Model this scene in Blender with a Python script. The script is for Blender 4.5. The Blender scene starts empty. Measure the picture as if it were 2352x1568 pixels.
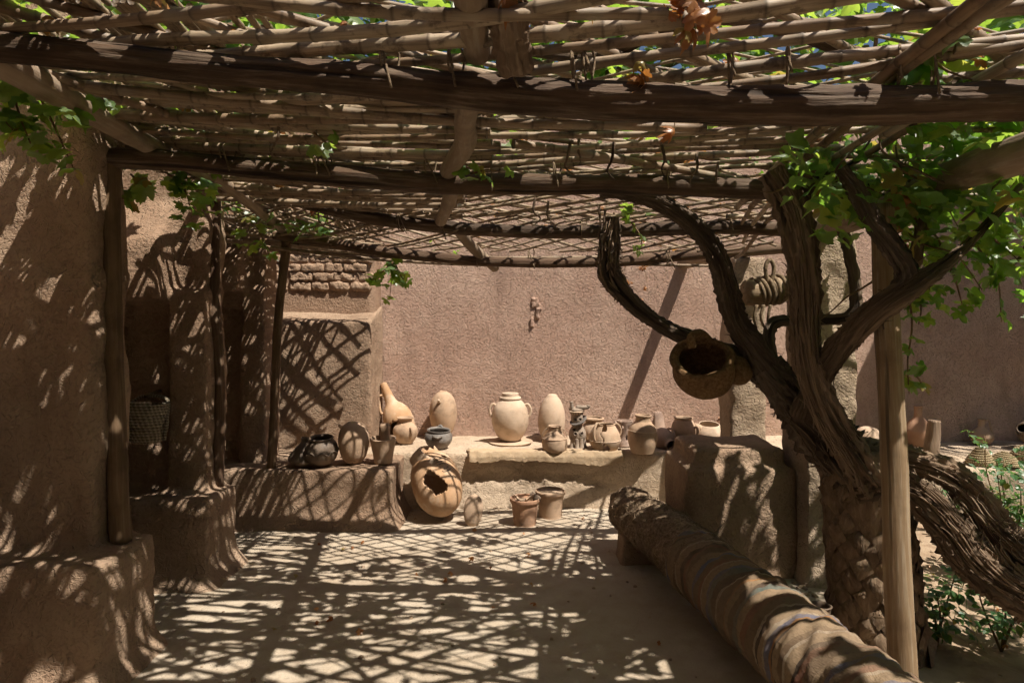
import bpy, bmesh, math, random
from mathutils import Vector, Matrix, noise as mnoise

R = math.radians
random.seed(7)
C = bpy.context.scene.collection
sc = bpy.context.scene

# ------------------------------------------------------------------ camera, sky, sun, exposure
F = 1450.0          # focal length in units of a 2352 px wide picture
EYE = 1.6
cam_d = bpy.data.cameras.new('camera')
cam = bpy.data.objects.new('camera', cam_d)
C.objects.link(cam)
cam.location = (0, 0, EYE)
cam.rotation_euler = (R(90), 0, 0)
cam_d.sensor_width = 36
cam_d.lens = 36 * F / 2352
cam_d.shift_y = -59 / 2352
cam_d.clip_start = 0.05
cam_d.clip_end = 400
sc.camera = cam

SUN = Vector((0.44, -0.35, 1.0)).normalized()     # towards the sun
w = bpy.data.worlds.new('World')
sc.world = w
w.use_nodes = True
wn = w.node_tree
sky = wn.nodes.new('ShaderNodeTexSky')
sky.sky_type = 'NISHITA'
sky.sun_disc = False
sky.sun_elevation = math.asin(SUN.z)
sky.sun_rotation = math.atan2(SUN.x, SUN.y)
sky.air_density = 1.0
sky.dust_density = 1.5
bg = wn.nodes['Background']
wn.links.new(sky.outputs[0], bg.inputs[0])
bg.inputs[1].default_value = 0.05

sl = bpy.data.lights.new('sun', 'SUN')
sl.energy = 5.0
sl.angle = R(0.53)
sl.color = (1.0, 0.93, 0.82)
so = bpy.data.objects.new('sun', sl)
C.objects.link(so)
so.rotation_euler = SUN.to_track_quat('Z', 'Y').to_euler()
so.location = SUN * 20

sc.view_settings.view_transform = 'Standard'
sc.view_settings.look = 'None'
sc.view_settings.gamma = 1
sc.view_settings.exposure = 0.57
sc.cycles.use_denoising = True
sc.cycles.use_light_tree = False
sc.cycles.use_adaptive_sampling = True
sc.cycles.adaptive_threshold = 0.03
sc.cycles.adaptive_min_samples = 16
sc.cycles.max_bounces = 5
sc.cycles.diffuse_bounces = 2
sc.cycles.transmission_bounces = 4
sc.cycles.transparent_max_bounces = 4
sc.cycles.caustics_reflective = False
sc.cycles.caustics_refractive = False


def P(dx, dy, d):
    """A point seen at (dx, dy) of a 2352 x 1568 picture, d metres in front of the camera."""
    return Vector(((dx - 1176) * d / F, d, EYE - (dy - 725) * d / F))


def nz(v, s=1.0):
    return mnoise.noise(Vector(v) * s)


def lerp(a, b, t):
    return a + (b - a) * t


def interp(x, pts):
    if x <= pts[0][0]:
        return pts[0][1]
    for (a, b), (c, d) in zip(pts, pts[1:]):
        if x <= c:
            return b + (d - b) * (x - a) / (c - a)
    return pts[-1][1]


# ------------------------------------------------------------------ node helper and materials
class G:
    def __init__(self, name, nt=None):
        if nt is None:
            self.mat = bpy.data.materials.new(name)
            self.mat.use_nodes = True
            nt = self.mat.node_tree
            nt.nodes.clear()
            self.out = nt.nodes.new('ShaderNodeOutputMaterial')
        self.nt = nt

    def n(self, typ, props=None, **ins):
        nd = self.nt.nodes.new(typ)
        for k, v in (props or {}).items():
            setattr(nd, k, v)
        for k, v in ins.items():
            key = int(k[1:]) if k[0] == 'i' and k[1:].isdigit() else k.replace('_', ' ')
            s = nd.inputs[key]
            if isinstance(v, bpy.types.NodeSocket):
                self.nt.links.new(v, s)
            else:
                s.default_value = v
        return nd

    def m(self, op, a, b=0.5, c=0.5):
        return self.n('ShaderNodeMath', {'operation': op}, i0=a, i1=b, i2=c).outputs[0]

    def vm(self, op, a, b=(0, 0, 0)):
        nd = self.n('ShaderNodeVectorMath', {'operation': op}, i0=a)
        if op == 'SCALE':
            if isinstance(b, bpy.types.NodeSocket):
                self.nt.links.new(b, nd.inputs['Scale'])
            else:
                nd.inputs['Scale'].default_value = b
        elif op not in ('NORMALIZE', 'LENGTH'):
            if isinstance(b, bpy.types.NodeSocket):
                self.nt.links.new(b, nd.inputs[1])
            else:
                nd.inputs[1].default_value = b
        return nd.outputs['Value'] if op in ('DOT_PRODUCT', 'LENGTH') else nd.outputs['Vector']

    def mix(self, f, a, b, blend='MIX'):
        def c4(c):
            return c if isinstance(c, bpy.types.NodeSocket) else (c[0], c[1], c[2], 1)
        nd = self.n('ShaderNodeMix', {'data_type': 'RGBA', 'blend_type': blend}, i0=f, i6=c4(a), i7=c4(b))
        return nd.outputs[2]

    def ramp(self, f, lo, hi):
        return self.n('ShaderNodeMapRange', {'interpolation_type': 'SMOOTHSTEP'}, Value=f, From_Min=lo, From_Max=hi).outputs[0]

    def noise(self, vec, scale, detail=4, rough=0.55):
        return self.n('ShaderNodeTexNoise', Vector=vec, Scale=scale, Detail=detail, Roughness=rough).outputs['Fac']

    def map(self, vec, scale=(1, 1, 1), loc=(0, 0, 0)):
        return self.n('ShaderNodeMapping', Vector=vec, Scale=scale, Location=loc).outputs[0]

    def bump(self, h, strength=0.6, dist=0.01):
        return self.n('ShaderNodeBump', Height=h, Strength=strength, Distance=dist).outputs[0]

    def finish(self, col, rough=0.9, normal=None, spec=0.25, **kw):
        b = self.n('ShaderNodeBsdfPrincipled', Roughness=rough)
        b.inputs['Specular IOR Level'].default_value = spec
        for k, v in kw.items():
            b.inputs[k.replace('_', ' ')].default_value = v
        if isinstance(col, bpy.types.NodeSocket):
            self.nt.links.new(col, b.inputs['Base Color'])
        else:
            b.inputs['Base Color'].default_value = (*col, 1)
        if normal is not None:
            self.nt.links.new(normal, b.inputs['Normal'])
        self.nt.links.new(b.outputs[0], self.out.inputs[0])
        return self.mat


def straw_mask(g, vec, nrm, scale, width, length):
    """short chopped-straw strokes lying in the surface, one per cell, each turned its own way; some proud, some pulled out"""
    vo = g.n('ShaderNodeTexVoronoi', {'voronoi_dimensions': '3D', 'feature': 'F1'}, Vector=vec, Scale=scale)
    v = g.vm('SUBTRACT', vec, vo.outputs['Position'])
    v = g.vm('SUBTRACT', v, g.vm('SCALE', nrm, g.vm('DOT_PRODUCT', nrm, v)))
    rc = g.vm('SUBTRACT', vo.outputs['Color'], (0.5, 0.5, 0.5))
    r = g.vm('SUBTRACT', rc, g.vm('SCALE', nrm, g.vm('DOT_PRODUCT', nrm, rc)))
    r = g.vm('NORMALIZE', r)
    al = g.vm('DOT_PRODUCT', v, r)
    pe = g.vm('LENGTH', g.vm('SUBTRACT', v, g.vm('SCALE', r, al)))
    a = g.ramp(pe, width, width * 0.15)
    b = g.ramp(g.m('ABSOLUTE', al), length, length * 0.75)
    sg = g.m('SIGN', g.n('ShaderNodeSeparateXYZ', Vector=g.vm('ADD', g.vm('SCALE', rc, 7.0), (100.0, 0, 0))).outputs['Y'])
    amp = g.ramp(g.n('ShaderNodeSeparateXYZ', Vector=vo.outputs['Color']).outputs['Z'], 0.25, 1.0)
    m = g.m('MULTIPLY', g.m('MULTIPLY', a, b), amp)
    return m, g.m('MULTIPLY', m, sg)


def adobe_mat(name, c1, c2, straw=1.0, bump=1.0, scale=1.0, strawcol=(0.5, 0.4, 0.28), stain=0.5):
    g = G(name)
    geo = g.n('ShaderNodeNewGeometry')
    pos, nrm = geo.outputs['Position'], geo.outputs['Normal']
    wn_ = g.n('ShaderNodeTexNoise', Vector=pos, Scale=9.0, Detail=4.0, Roughness=0.62)
    med = wn_.outputs['Fac']
    pw = g.vm('ADD', pos, g.vm('SCALE', g.vm('SUBTRACT', wn_.outputs['Color'], (0.5, 0.5, 0.5)), 0.05))
    s1, sgn = straw_mask(g, pw, nrm, 36 * scale, 0.0038 / scale, 0.019 / scale)
    big = g.noise(pos, 0.9, 3, 0.65)
    fine = g.noise(pos, 52.0, 3, 0.7)
    # rain-washed streaks and damp towards no particular height
    wash = g.noise(g.map(pos, (1, 1, 0.22)), 3.3, 4, 0.6)
    col = g.mix(g.ramp(g.m('ADD', g.m('MULTIPLY', big, 0.65), g.m('MULTIPLY', med, 0.35)), 0.36, 0.62), c1, c2)
    col = g.mix(g.m('MULTIPLY', g.ramp(wash, 0.50, 0.72), stain), col, tuple(x * 0.62 for x in c1))
    col = g.mix(g.m('MULTIPLY', g.ramp(fine, 0.45, 0.75), 0.45), col, tuple(x * 0.5 for x in c1))
    col = g.mix(g.m('MULTIPLY', s1, 0.30 * straw), col, strawcol)
    h = g.m('ADD', g.m('MULTIPLY', med, 0.8), g.m('MULTIPLY', fine, 0.8))
    h = g.m('ADD', h, g.m('MULTIPLY', sgn, 0.55 * straw))
    return g.finish(col, 0.95, g.bump(h, 0.9, 0.016 * bump), 0.1)


def wood_mat(name, c1, c2, c3, stretch=14.0, rough=0.8, dist=0.010, crack=1.0):
    g = G(name)
    co = g.n('ShaderNodeAttribute', {'attribute_name': 'gco'}).outputs['Vector']
    rnd = g.n('ShaderNodeObjectInfo').outputs['Random']
    co = g.vm('ADD', co, g.n('ShaderNodeCombineXYZ', X=g.m('MULTIPLY', rnd, 13.0), Y=g.m('MULTIPLY', rnd, 7.0), Z=g.m('MULTIPLY', rnd, 29.0)).outputs[0])
    st = g.map(co, (1, 1, 1.0 / stretch))
    grain = g.noise(st, 60.0, 5, 0.65)
    wide = g.noise(st, 16.0, 4, 0.6)
    blot = g.noise(co, 5.0, 4, 0.6)
    cr = g.ramp(g.noise(g.map(co, (1, 1, 0.05)), 22.0, 3, 0.5), 0.62, 0.70)
    col = g.mix(g.ramp(wide, 0.3, 0.7), c1, c2)
    col = g.mix(g.m('MULTIPLY', g.ramp(grain, 0.45, 0.7), 0.7), col, c3)
    col = g.mix(g.m('MULTIPLY', g.ramp(blot, 0.45, 0.7), 0.5), col, tuple(x * 0.55 for x in c1))
    col = g.mix(g.m('MULTIPLY', cr, 0.8 * crack), col, (0.015, 0.01, 0.007))
    h = g.m('SUBTRACT', g.m('ADD', grain, wide), g.m('MULTIPLY', cr, 1.2 * crack))
    return g.finish(col, rough, g.bump(h, 0.8, dist), 0.25)


def cane_mat():
    g = G('reed_cane')
    co = g.n('ShaderNodeAttribute', {'attribute_name': 'gco'}).outputs['Vector']
    rnd = g.n('ShaderNodeObjectInfo').outputs['Random']
    off = g.n('ShaderNodeCombineXYZ', X=g.m('MULTIPLY', rnd, 13.0), Y=g.m('MULTIPLY', rnd, 7.0), Z=g.m('MULTIPLY', rnd, 29.0)).outputs[0]
    co = g.vm('ADD', co, off)
    st = g.noise(g.map(co, (1, 1, 0.06)), 90.0, 4, 0.6)
    bl = g.noise(co, 7.0, 4, 0.6)
    node = g.n('ShaderNodeAttribute', {'attribute_name': 'node'}).outputs['Fac']
    col = g.mix(rnd, (0.24, 0.15, 0.088), (0.47, 0.36, 0.245))
    col = g.mix(g.m('MULTIPLY', g.ramp(st, 0.4, 0.7), 0.6), col, (0.13, 0.078, 0.042))
    col = g.mix(g.m('MULTIPLY', g.ramp(bl, 0.5, 0.7), 0.6), col, (0.33, 0.28, 0.215))
    dirt = g.noise(co, 16.0, 4, 0.7)
    col = g.mix(g.m('MULTIPLY', g.ramp(dirt, 0.52, 0.68), 0.7), col, (0.075, 0.048, 0.028))
    col = g.mix(g.m('MULTIPLY', node, 0.75), col, (0.06, 0.04, 0.025))
    return g.finish(col, 0.55, g.bump(st, 0.4, 0.002), 0.35)


def clay_mat(name, c1, c2, stain=(0.12, 0.08, 0.05), rough=0.85, rings=0.5, stainamt=0.4):
    g = G(name)
    co = g.n('ShaderNodeTexCoord').outputs['Object']
    n1 = g.noise(co, 6.0, 5, 0.6)
    n2 = g.noise(co, 45.0, 4, 0.7)
    rg = g.noise(g.map(co, (0.25, 0.25, 1.0)), 55.0, 3, 0.6)
    rnd = g.n('ShaderNodeObjectInfo').outputs['Random']
    n3 = g.noise(g.vm('ADD', co, g.n('ShaderNodeCombineXYZ', X=g.m('MULTIPLY', rnd, 9.0), Y=2.0, Z=g.m('MULTIPLY', rnd, 5.0)).outputs[0]), 5.0, 5, 0.7)
    col = g.mix(g.ramp(n1, 0.3, 0.7), c1, c2)
    col = g.mix(g.m('MULTIPLY', g.ramp(n2, 0.55, 0.75), 0.35), col, tuple(x * 0.6 for x in c1))
    col = g.mix(g.m('MULTIPLY', rnd, 0.35), col, tuple(x * y for x, y in zip(c1, (0.85, 0.72, 0.60))))
    col = g.mix(g.m('MULTIPLY', g.ramp(n3, 0.48, 0.66), stainamt + 0.25), col, stain)
    h = g.m('ADD', g.m('MULTIPLY', rg, rings), g.m('ADD', g.m('MULTIPLY', n2, 0.5), g.m('MULTIPLY', n1, 0.8)))
    return g.finish(col, rough, g.bump(h, 0.6, 0.006), 0.25)


def leaf_mat(name, d1, d2, t1, t2, trans=0.45):
    g = G(name)
    rnd = g.n('ShaderNodeObjectInfo').outputs['Random']
    isl = g.n('ShaderNodeNewGeometry').outputs['Random Per Island']
    r = g.m('FRACT', g.m('ADD', rnd, isl))
    co = g.n('ShaderNodeTexCoord').outputs['Object']
    n1 = g.noise(co, 30.0, 3, 0.6)
    col = g.mix(r, d1, d2)
    col = g.mix(g.m('MULTIPLY', g.ramp(n1, 0.45, 0.75), 0.4), col, tuple(x * 1.6 for x in d2))
    col = g.mix(g.ramp(r, 0.93, 0.97), col, (0.26, 0.20, 0.06))
    tcol = g.mix(g.ramp(r, 0.93, 0.97), g.mix(r, t1, t2), (0.55, 0.42, 0.08))
    nrm = g.bump(n1, 0.5, 0.004)
    b = g.n('ShaderNodeBsdfPrincipled', Base_Color=col, Roughness=0.36, Normal=nrm)
    b.inputs['Specular IOR Level'].default_value = 0.7
    t = g.n('ShaderNodeBsdfTranslucent', Color=tcol)
    mx = g.n('ShaderNodeMixShader', i0=trans, i1=b.outputs[0], i2=t.outputs[0])
    g.nt.links.new(mx.outputs[0], g.out.inputs[0])
    return g.mat


def rug_mat():
    g = G('striped_rug_wool')
    co = g.n('ShaderNodeAttribute', {'attribute_name': 'gco'}).outputs['Vector']
    v = g.n('ShaderNodeSeparateXYZ', Vector=co).outputs['Z']
    v = g.m('ADD', v, g.m('MULTIPLY', g.m('SUBTRACT', g.noise(co, 5.0, 2, 0.5), 0.5), 0.045))
    v = g.m('ADD', v, g.m('MULTIPLY', g.n('ShaderNodeSeparateXYZ', Vector=co).outputs['X'], 0.25))
    t = g.m('FRACT', g.m('DIVIDE', v, 0.95))
    cr = g.n('ShaderNodeValToRGB', Fac=t)
    e = cr.color_ramp
    e.interpolation = 'CONSTANT'
    br, tan, cream, blue, org, dk, red, grn = (0.16, 0.105, 0.065), (0.30, 0.21, 0.13), (0.42, 0.34, 0.25), (0.09, 0.13, 0.24), (0.34, 0.16, 0.06), (0.045, 0.032, 0.03), (0.21, 0.075, 0.05), (0.07, 0.13, 0.13)
    st = [(0, tan), (.035, cream), (.05, blue), (.075, org), (.09, dk), (.105, tan), (.16, br), (.185, cream), (.20, tan), (.25, dk), (.27, red), (.30, br), (.34, tan), (.385, blue), (.41, br), (.45, red), (.475, cream), (.485, tan), (.535, blue), (.555, grn), (.60, dk), (.64, cream), (.65, br), (.70, org), (.715, tan), (.76, dk), (.79, grn), (.82, tan), (.87, red), (.90, br), (.95, cream), (.965, dk)]
    while len(e.elements) > 1:
        e.elements.remove(e.elements[-1])
    e.elements[0].position = 0
    e.elements[0].color = (*st[0][1], 1)
    for p, c in st[1:]:
        x = e.elements.new(p)
        x.color = (*c, 1)
    wv = g.noise(g.map(co, (1, 1, 0.35)), 240.0, 2, 0.5)
    dust = g.noise(co, 4.0, 5, 0.65)
    fz = g.noise(co, 60.0, 4, 0.7)
    col = g.mix(g.m('MULTIPLY', g.ramp(dust, 0.25, 0.6), 0.72), cr.outputs[0], (0.23, 0.165, 0.11))
    col = g.mix(g.m('MULTIPLY', g.ramp(fz, 0.45, 0.7), 0.45), col, (0.12, 0.085, 0.06))
    h = g.m('ADD', wv, g.m('MULTIPLY', fz, 0.8))
    return g.finish(col, 0.95, g.bump(h, 0.8, 0.005), 0.08)


def weave_mat(name, c1, c2, rows=90.0, cols=26.0):
    g = G(name)
    co = g.n('ShaderNodeAttribute', {'attribute_name': 'gco'}).outputs['Vector']
    sx = g.n('ShaderNodeSeparateXYZ', Vector=co)
    ang = g.m('ARCTAN2', sx.outputs['Y'], sx.outputs['X'])
    rw = g.m('MULTIPLY', sx.outputs['Z'], rows)
    par = g.m('MULTIPLY', g.m('FLOOR', rw), 1.57)
    a = g.m('SINE', g.m('ADD', g.m('MULTIPLY', ang, cols), par))
    b = g.m('SINE', g.m('MULTIPLY', rw, 6.2832))
    h = g.m('ADD', g.m('MULTIPLY', a, 0.6), g.m('MULTIPLY', b, 0.8))
    fz = g.noise(co, 60.0, 4, 0.7)
    h2 = g.m('ADD', h, g.m('MULTIPLY', fz, 2.5))
    col = g.mix(g.ramp(h2, -0.5, 3.0), c1, c2)
    return g.finish(col, 0.9, g.bump(h2, 0.8, 0.004), 0.1)


def plain_mat(name, c1, c2, scale=20.0, dist=0.01, rough=0.95):
    g = G(name)
    co = g.n('ShaderNodeNewGeometry').outputs['Position']
    n1 = g.noise(co, scale, 6, 0.65)
    n2 = g.noise(co, scale * 0.15, 4, 0.6)
    col = g.mix(g.ramp(n1, 0.3, 0.7), c1, c2)
    col = g.mix(g.m('MULTIPLY', g.ramp(n2, 0.4, 0.7), 0.4), col, tuple(x * 0.65 for x in c1))
    return g.finish(col, rough, g.bump(n1, 0.8, dist), 0.1)


def ground_mat():
    g = G('packed_earth')
    pos = g.n('ShaderNodeNewGeometry').outputs['Position']
    big = g.noise(pos, 1.1, 4, 0.6)
    med = g.noise(pos, 9.0, 6, 0.62)
    fine = g.noise(pos, 110.0, 4, 0.7)
    vo = g.n('ShaderNodeTexVoronoi', {'feature': 'F1'}, Vector=pos, Scale=60.0, Randomness=1.0)
    peb = g.ramp(vo.outputs['Distance'], 0.22, 0.05)
    peb = g.m('MULTIPLY', peb, g.ramp(g.noise(pos, 5.0, 2), 0.5, 0.65))
    sx = g.n('ShaderNodeSeparateXYZ', Vector=pos)
    soil = g.ramp(g.m('ADD', sx.outputs['X'], g.m('MULTIPLY', big, 0.5)), 1.95, 2.3)
    col = g.mix(g.ramp(big, 0.35, 0.65), (0.42, 0.34, 0.255), (0.51, 0.43, 0.335))
    col = g.mix(g.m('MULTIPLY', g.ramp(med, 0.42, 0.7), 0.5), col, (0.37, 0.28, 0.195))
    col = g.mix(soil, col, g.mix(g.ramp(med, 0.35, 0.65), (0.30, 0.21, 0.14), (0.40, 0.30, 0.21)))
    low_bounce = g.ramp(g.m('ADD', sx.outputs['X'], g.m('MULTIPLY', med, 0.6)), 3.5, 4.0)  # ground past the garden, mostly unseen, darkened to cut bounced light
    col = g.mix(low_bounce, col, g.mix(med, (0.05, 0.06, 0.025), (0.13, 0.10, 0.06)))
    col = g.mix(g.m('MULTIPLY', peb, 0.5), col, (0.33, 0.26, 0.19))
    col = g.mix(g.m('MULTIPLY', g.ramp(fine, 0.5, 0.75), 0.25), col, (0.26, 0.19, 0.13))
    h = g.m('ADD', g.m('MULTIPLY', med, 1.0), g.m('ADD', g.m('MULTIPLY', fine, 0.16), g.m('MULTIPLY', peb, 0.25)))
    return g.finish(col, 0.95, g.bump(h, 0.9, 0.026), 0.1)


M = {}
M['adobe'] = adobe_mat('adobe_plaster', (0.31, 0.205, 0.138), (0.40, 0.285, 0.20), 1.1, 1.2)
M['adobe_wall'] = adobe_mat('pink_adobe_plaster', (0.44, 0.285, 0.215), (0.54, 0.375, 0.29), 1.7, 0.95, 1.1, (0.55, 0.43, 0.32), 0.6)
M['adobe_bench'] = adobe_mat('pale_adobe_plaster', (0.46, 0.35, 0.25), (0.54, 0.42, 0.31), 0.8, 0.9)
M['adobe_pillar'] = adobe_mat('coarse_adobe_plaster', (0.38, 0.275, 0.19), (0.48, 0.37, 0.27), 1.0, 1.6, 0.9)
M['brick'] = adobe_mat('mud_brick', (0.36, 0.235, 0.155), (0.47, 0.325, 0.225), 0.3, 1.6, 1.4)
M['mortar'] = adobe_mat('mud_mortar', (0.28, 0.18, 0.12), (0.36, 0.24, 0.165), 0.2, 1.2)
M['ground'] = ground_mat()
M['beam'] = wood_mat('weathered_log', (0.05, 0.031, 0.02), (0.12, 0.072, 0.043), (0.21, 0.155, 0.11))
M['beam_red'] = wood_mat('brown_log', (0.09, 0.05, 0.03), (0.15, 0.092, 0.057), (0.21, 0.15, 0.10))
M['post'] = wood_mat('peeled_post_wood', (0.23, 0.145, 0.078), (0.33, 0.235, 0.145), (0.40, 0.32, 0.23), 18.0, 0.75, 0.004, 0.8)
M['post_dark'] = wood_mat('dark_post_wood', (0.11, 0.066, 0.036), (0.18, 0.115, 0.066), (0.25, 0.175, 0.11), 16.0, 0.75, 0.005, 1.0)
M['pole'] = wood_mat('grey_peeled_pole', (0.25, 0.175, 0.115), (0.33, 0.245, 0.17), (0.38, 0.31, 0.24), 8.0, 0.8, 0.003, 0.3)
M['bark'] = wood_mat('vine_bark', (0.10, 0.066, 0.043), (0.19, 0.13, 0.085), (0.29, 0.21, 0.145), 16.0, 0.9, 0.014, 1.0)
M['bark_pale'] = wood_mat('pale_vine_bark', (0.17, 0.11, 0.07), (0.28, 0.195, 0.13), (0.40, 0.30, 0.215), 18.0, 0.9, 0.014, 1.0)
M['bark_dark'] = wood_mat('dark_vine_bark', (0.08, 0.056, 0.04), (0.15, 0.108, 0.077), (0.25, 0.19, 0.14), 14.0, 0.9, 0.014, 1.0)
M['palm'] = wood_mat('palm_bark', (0.17, 0.11, 0.068), (0.27, 0.185, 0.118), (0.34, 0.25, 0.17), 5.0, 0.9, 0.012, 0.6)
M['cane'] = cane_mat()
M['clay_pale'] = clay_mat('pale_clay', (0.52, 0.385, 0.275), (0.62, 0.485, 0.37), (0.33, 0.235, 0.165))
M['clay_tan'] = clay_mat('tan_clay', (0.43, 0.30, 0.205), (0.54, 0.395, 0.285), (0.24, 0.16, 0.105))
M['clay_orange'] = clay_mat('orange_clay', (0.46, 0.275, 0.15), (0.57, 0.40, 0.265), (0.58, 0.45, 0.33), 0.85, 0.3, 0.5)
M['clay_warm'] = clay_mat('warm_clay', (0.44, 0.30, 0.20), (0.56, 0.42, 0.30), (0.22, 0.15, 0.10))
M['clay_red'] = clay_mat('terracotta', (0.40, 0.225, 0.14), (0.48, 0.31, 0.21), (0.30, 0.18, 0.12))
M['clay_pink'] = clay_mat('pinkish_clay', (0.36, 0.255, 0.20), (0.46, 0.34, 0.27), (0.20, 0.14, 0.11))
M['clay_grey'] = clay_mat('blue_grey_clay', (0.15, 0.135, 0.125), (0.27, 0.235, 0.205), (0.10, 0.08, 0.065), 0.6)
M['clay_dark'] = clay_mat('dark_fired_clay', (0.13, 0.095, 0.07), (0.23, 0.175, 0.13), (0.07, 0.05, 0.038), 0.55)
M['clay_ash'] = clay_mat('ash_grey_clay', (0.27, 0.21, 0.165), (0.42, 0.34, 0.27), (0.11, 0.08, 0.06))
M['leaf'] = leaf_mat('vine_leaf', (0.04, 0.09, 0.035), (0.13, 0.20, 0.085), (0.22, 0.44, 0.04), (0.56, 0.74, 0.09), 0.54)
M['leaf_rose'] = leaf_mat('shrub_leaf', (0.03, 0.085, 0.03), (0.07, 0.16, 0.05), (0.13, 0.32, 0.05), (0.28, 0.50, 0.08), 0.35)
M['leaf_dry'] = leaf_mat('dried_leaf', (0.30, 0.125, 0.045), (0.46, 0.23, 0.09), (0.50, 0.17, 0.03), (0.60, 0.28, 0.06), 0.4)
M['leaf_palm'] = leaf_mat('palm_leaf', (0.12, 0.13, 0.06), (0.24, 0.22, 0.12), (0.25, 0.28, 0.08), (0.35, 0.35, 0.12), 0.3)
M['shoot'] = wood_mat('vine_shoot', (0.16, 0.09, 0.045), (0.24, 0.15, 0.075), (0.30, 0.21, 0.12), 8.0, 0.7, 0.001, 0.0)
M['rug'] = rug_mat()
M['shag'] = plain_mat('shaggy_brown_wool', (0.17, 0.115, 0.072), (0.38, 0.28, 0.19), 60.0, 0.02)
M['weave'] = weave_mat('woven_palm_fibre', (0.18, 0.14, 0.09), (0.55, 0.47, 0.35), 60.0, 30.0)
M['weave_tan'] = weave_mat('woven_straw', (0.16, 0.11, 0.055), (0.46, 0.36, 0.22), 70.0, 40.0)
M['nest'] = plain_mat('coarse_brown_fibre', (0.14, 0.078, 0.036), (0.28, 0.175, 0.09), 70.0, 0.012)
M['rope'] = plain_mat('old_rope', (0.15, 0.105, 0.065), (0.30, 0.22, 0.145), 90.0, 0.006)
M['hide'] = plain_mat('dried_hide', (0.42, 0.30, 0.19), (0.52, 0.39, 0.26), 9.0, 0.02)
M['dirt'] = plain_mat('loose_earth', (0.30, 0.21, 0.14), (0.42, 0.31, 0.22), 30.0, 0.02)
M['stone'] = plain_mat('dusty_stone', (0.30, 0.25, 0.20), (0.42, 0.36, 0.29), 14.0, 0.01)
M['black'] = plain_mat('dark_hollow', (0.02, 0.014, 0.01), (0.03, 0.02, 0.015), 20.0, 0.005)

# ------------------------------------------------------------------ object helpers
OFF = {}


def tag(o, label=None, cat=None, group=None, kind=None):
    if label:
        o['label'] = label
    if cat:
        o['category'] = cat
    if group:
        o['group'] = group
    if kind:
        o['kind'] = kind
    return o


def thing(name, label, cat, loc, group=None):
    o = bpy.data.objects.new(name, None)
    o.empty_display_size = 0.05
    C.objects.link(o)
    o.location = loc
    OFF[o.name] = Vector(loc)
    return tag(o, label, cat, group)


def obj(name, data, mat, parent=None, smooth=True, label=None, cat=None, group=None, kind=None):
    """data = dict(v, f, gco?, node?) in world metres; the object sits at the base of its own shape or at its parent"""
    vs = [Vector(p) for p in data['v']]
    if parent is not None:
        loc = OFF[parent.name]
    else:
        lo = [min(p[i] for p in vs) for i in range(3)]
        hi = [max(p[i] for p in vs) for i in range(3)]
        loc = Vector(((lo[0] + hi[0]) / 2, (lo[1] + hi[1]) / 2, lo[2]))
    me = bpy.data.meshes.new(name)
    me.from_pydata([p - loc for p in vs], [], data['f'])
    for key, dim in (('gco', 3), ('node', 1)):
        if key in data:
            if dim == 3:
                at = me.attributes.new(key, 'FLOAT_VECTOR', 'POINT')
                at.data.foreach_set('vector', [c for p in data[key] for c in p])
            else:
                at = me.attributes.new(key, 'FLOAT', 'POINT')
                at.data.foreach_set('value', data[key])
    if smooth:
        me.polygons.foreach_set('use_smooth', [True] * len(me.polygons))
    me.materials.append(M[mat] if isinstance(mat, str) else mat)
    me.update()
    o = bpy.data.objects.new(name, me)
    C.objects.link(o)
    if parent is not None:
        o.parent = parent
    else:
        o.location = loc
    OFF[o.name] = loc
    return tag(o, label, cat, group, kind)


def join(*ds):
    out = dict(v=[], f=[])
    keys = [k for k in ('gco', 'node') if all(k in d for d in ds)]
    for k in keys:
        out[k] = []
    for d in ds:
        b = len(out['v'])
        out['v'] += list(d['v'])
        out['f'] += [tuple(i + b for i in f) for f in d['f']]
        for k in keys:
            out[k] += list(d[k])
    return out


def xf(d, m):
    d = dict(d)
    d['v'] = [m @ Vector(p) for p in d['v']]
    return d


def catmull(pts, n):
    pts = [Vector(p) for p in pts]
    if len(pts) == 2:
        return [pts[0].lerp(pts[1], i / n) for i in range(n + 1)]
    e = [pts[0] * 2 - pts[1]] + pts + [pts[-1] * 2 - pts[-2]]
    out = []
    k = len(pts) - 1
    for i in range(n + 1):
        t = i / n * k
        j = min(int(t), k - 1)
        t -= j
        p0, p1, p2, p3 = e[j], e[j + 1], e[j + 2], e[j + 3]
        out.append(0.5 * ((2 * p1) + (p2 - p0) * t + (2 * p0 - 5 * p1 + 4 * p2 - p3) * t * t + (3 * p1 - p0 - 3 * p2 + p3) * t ** 3))
    return out


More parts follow.
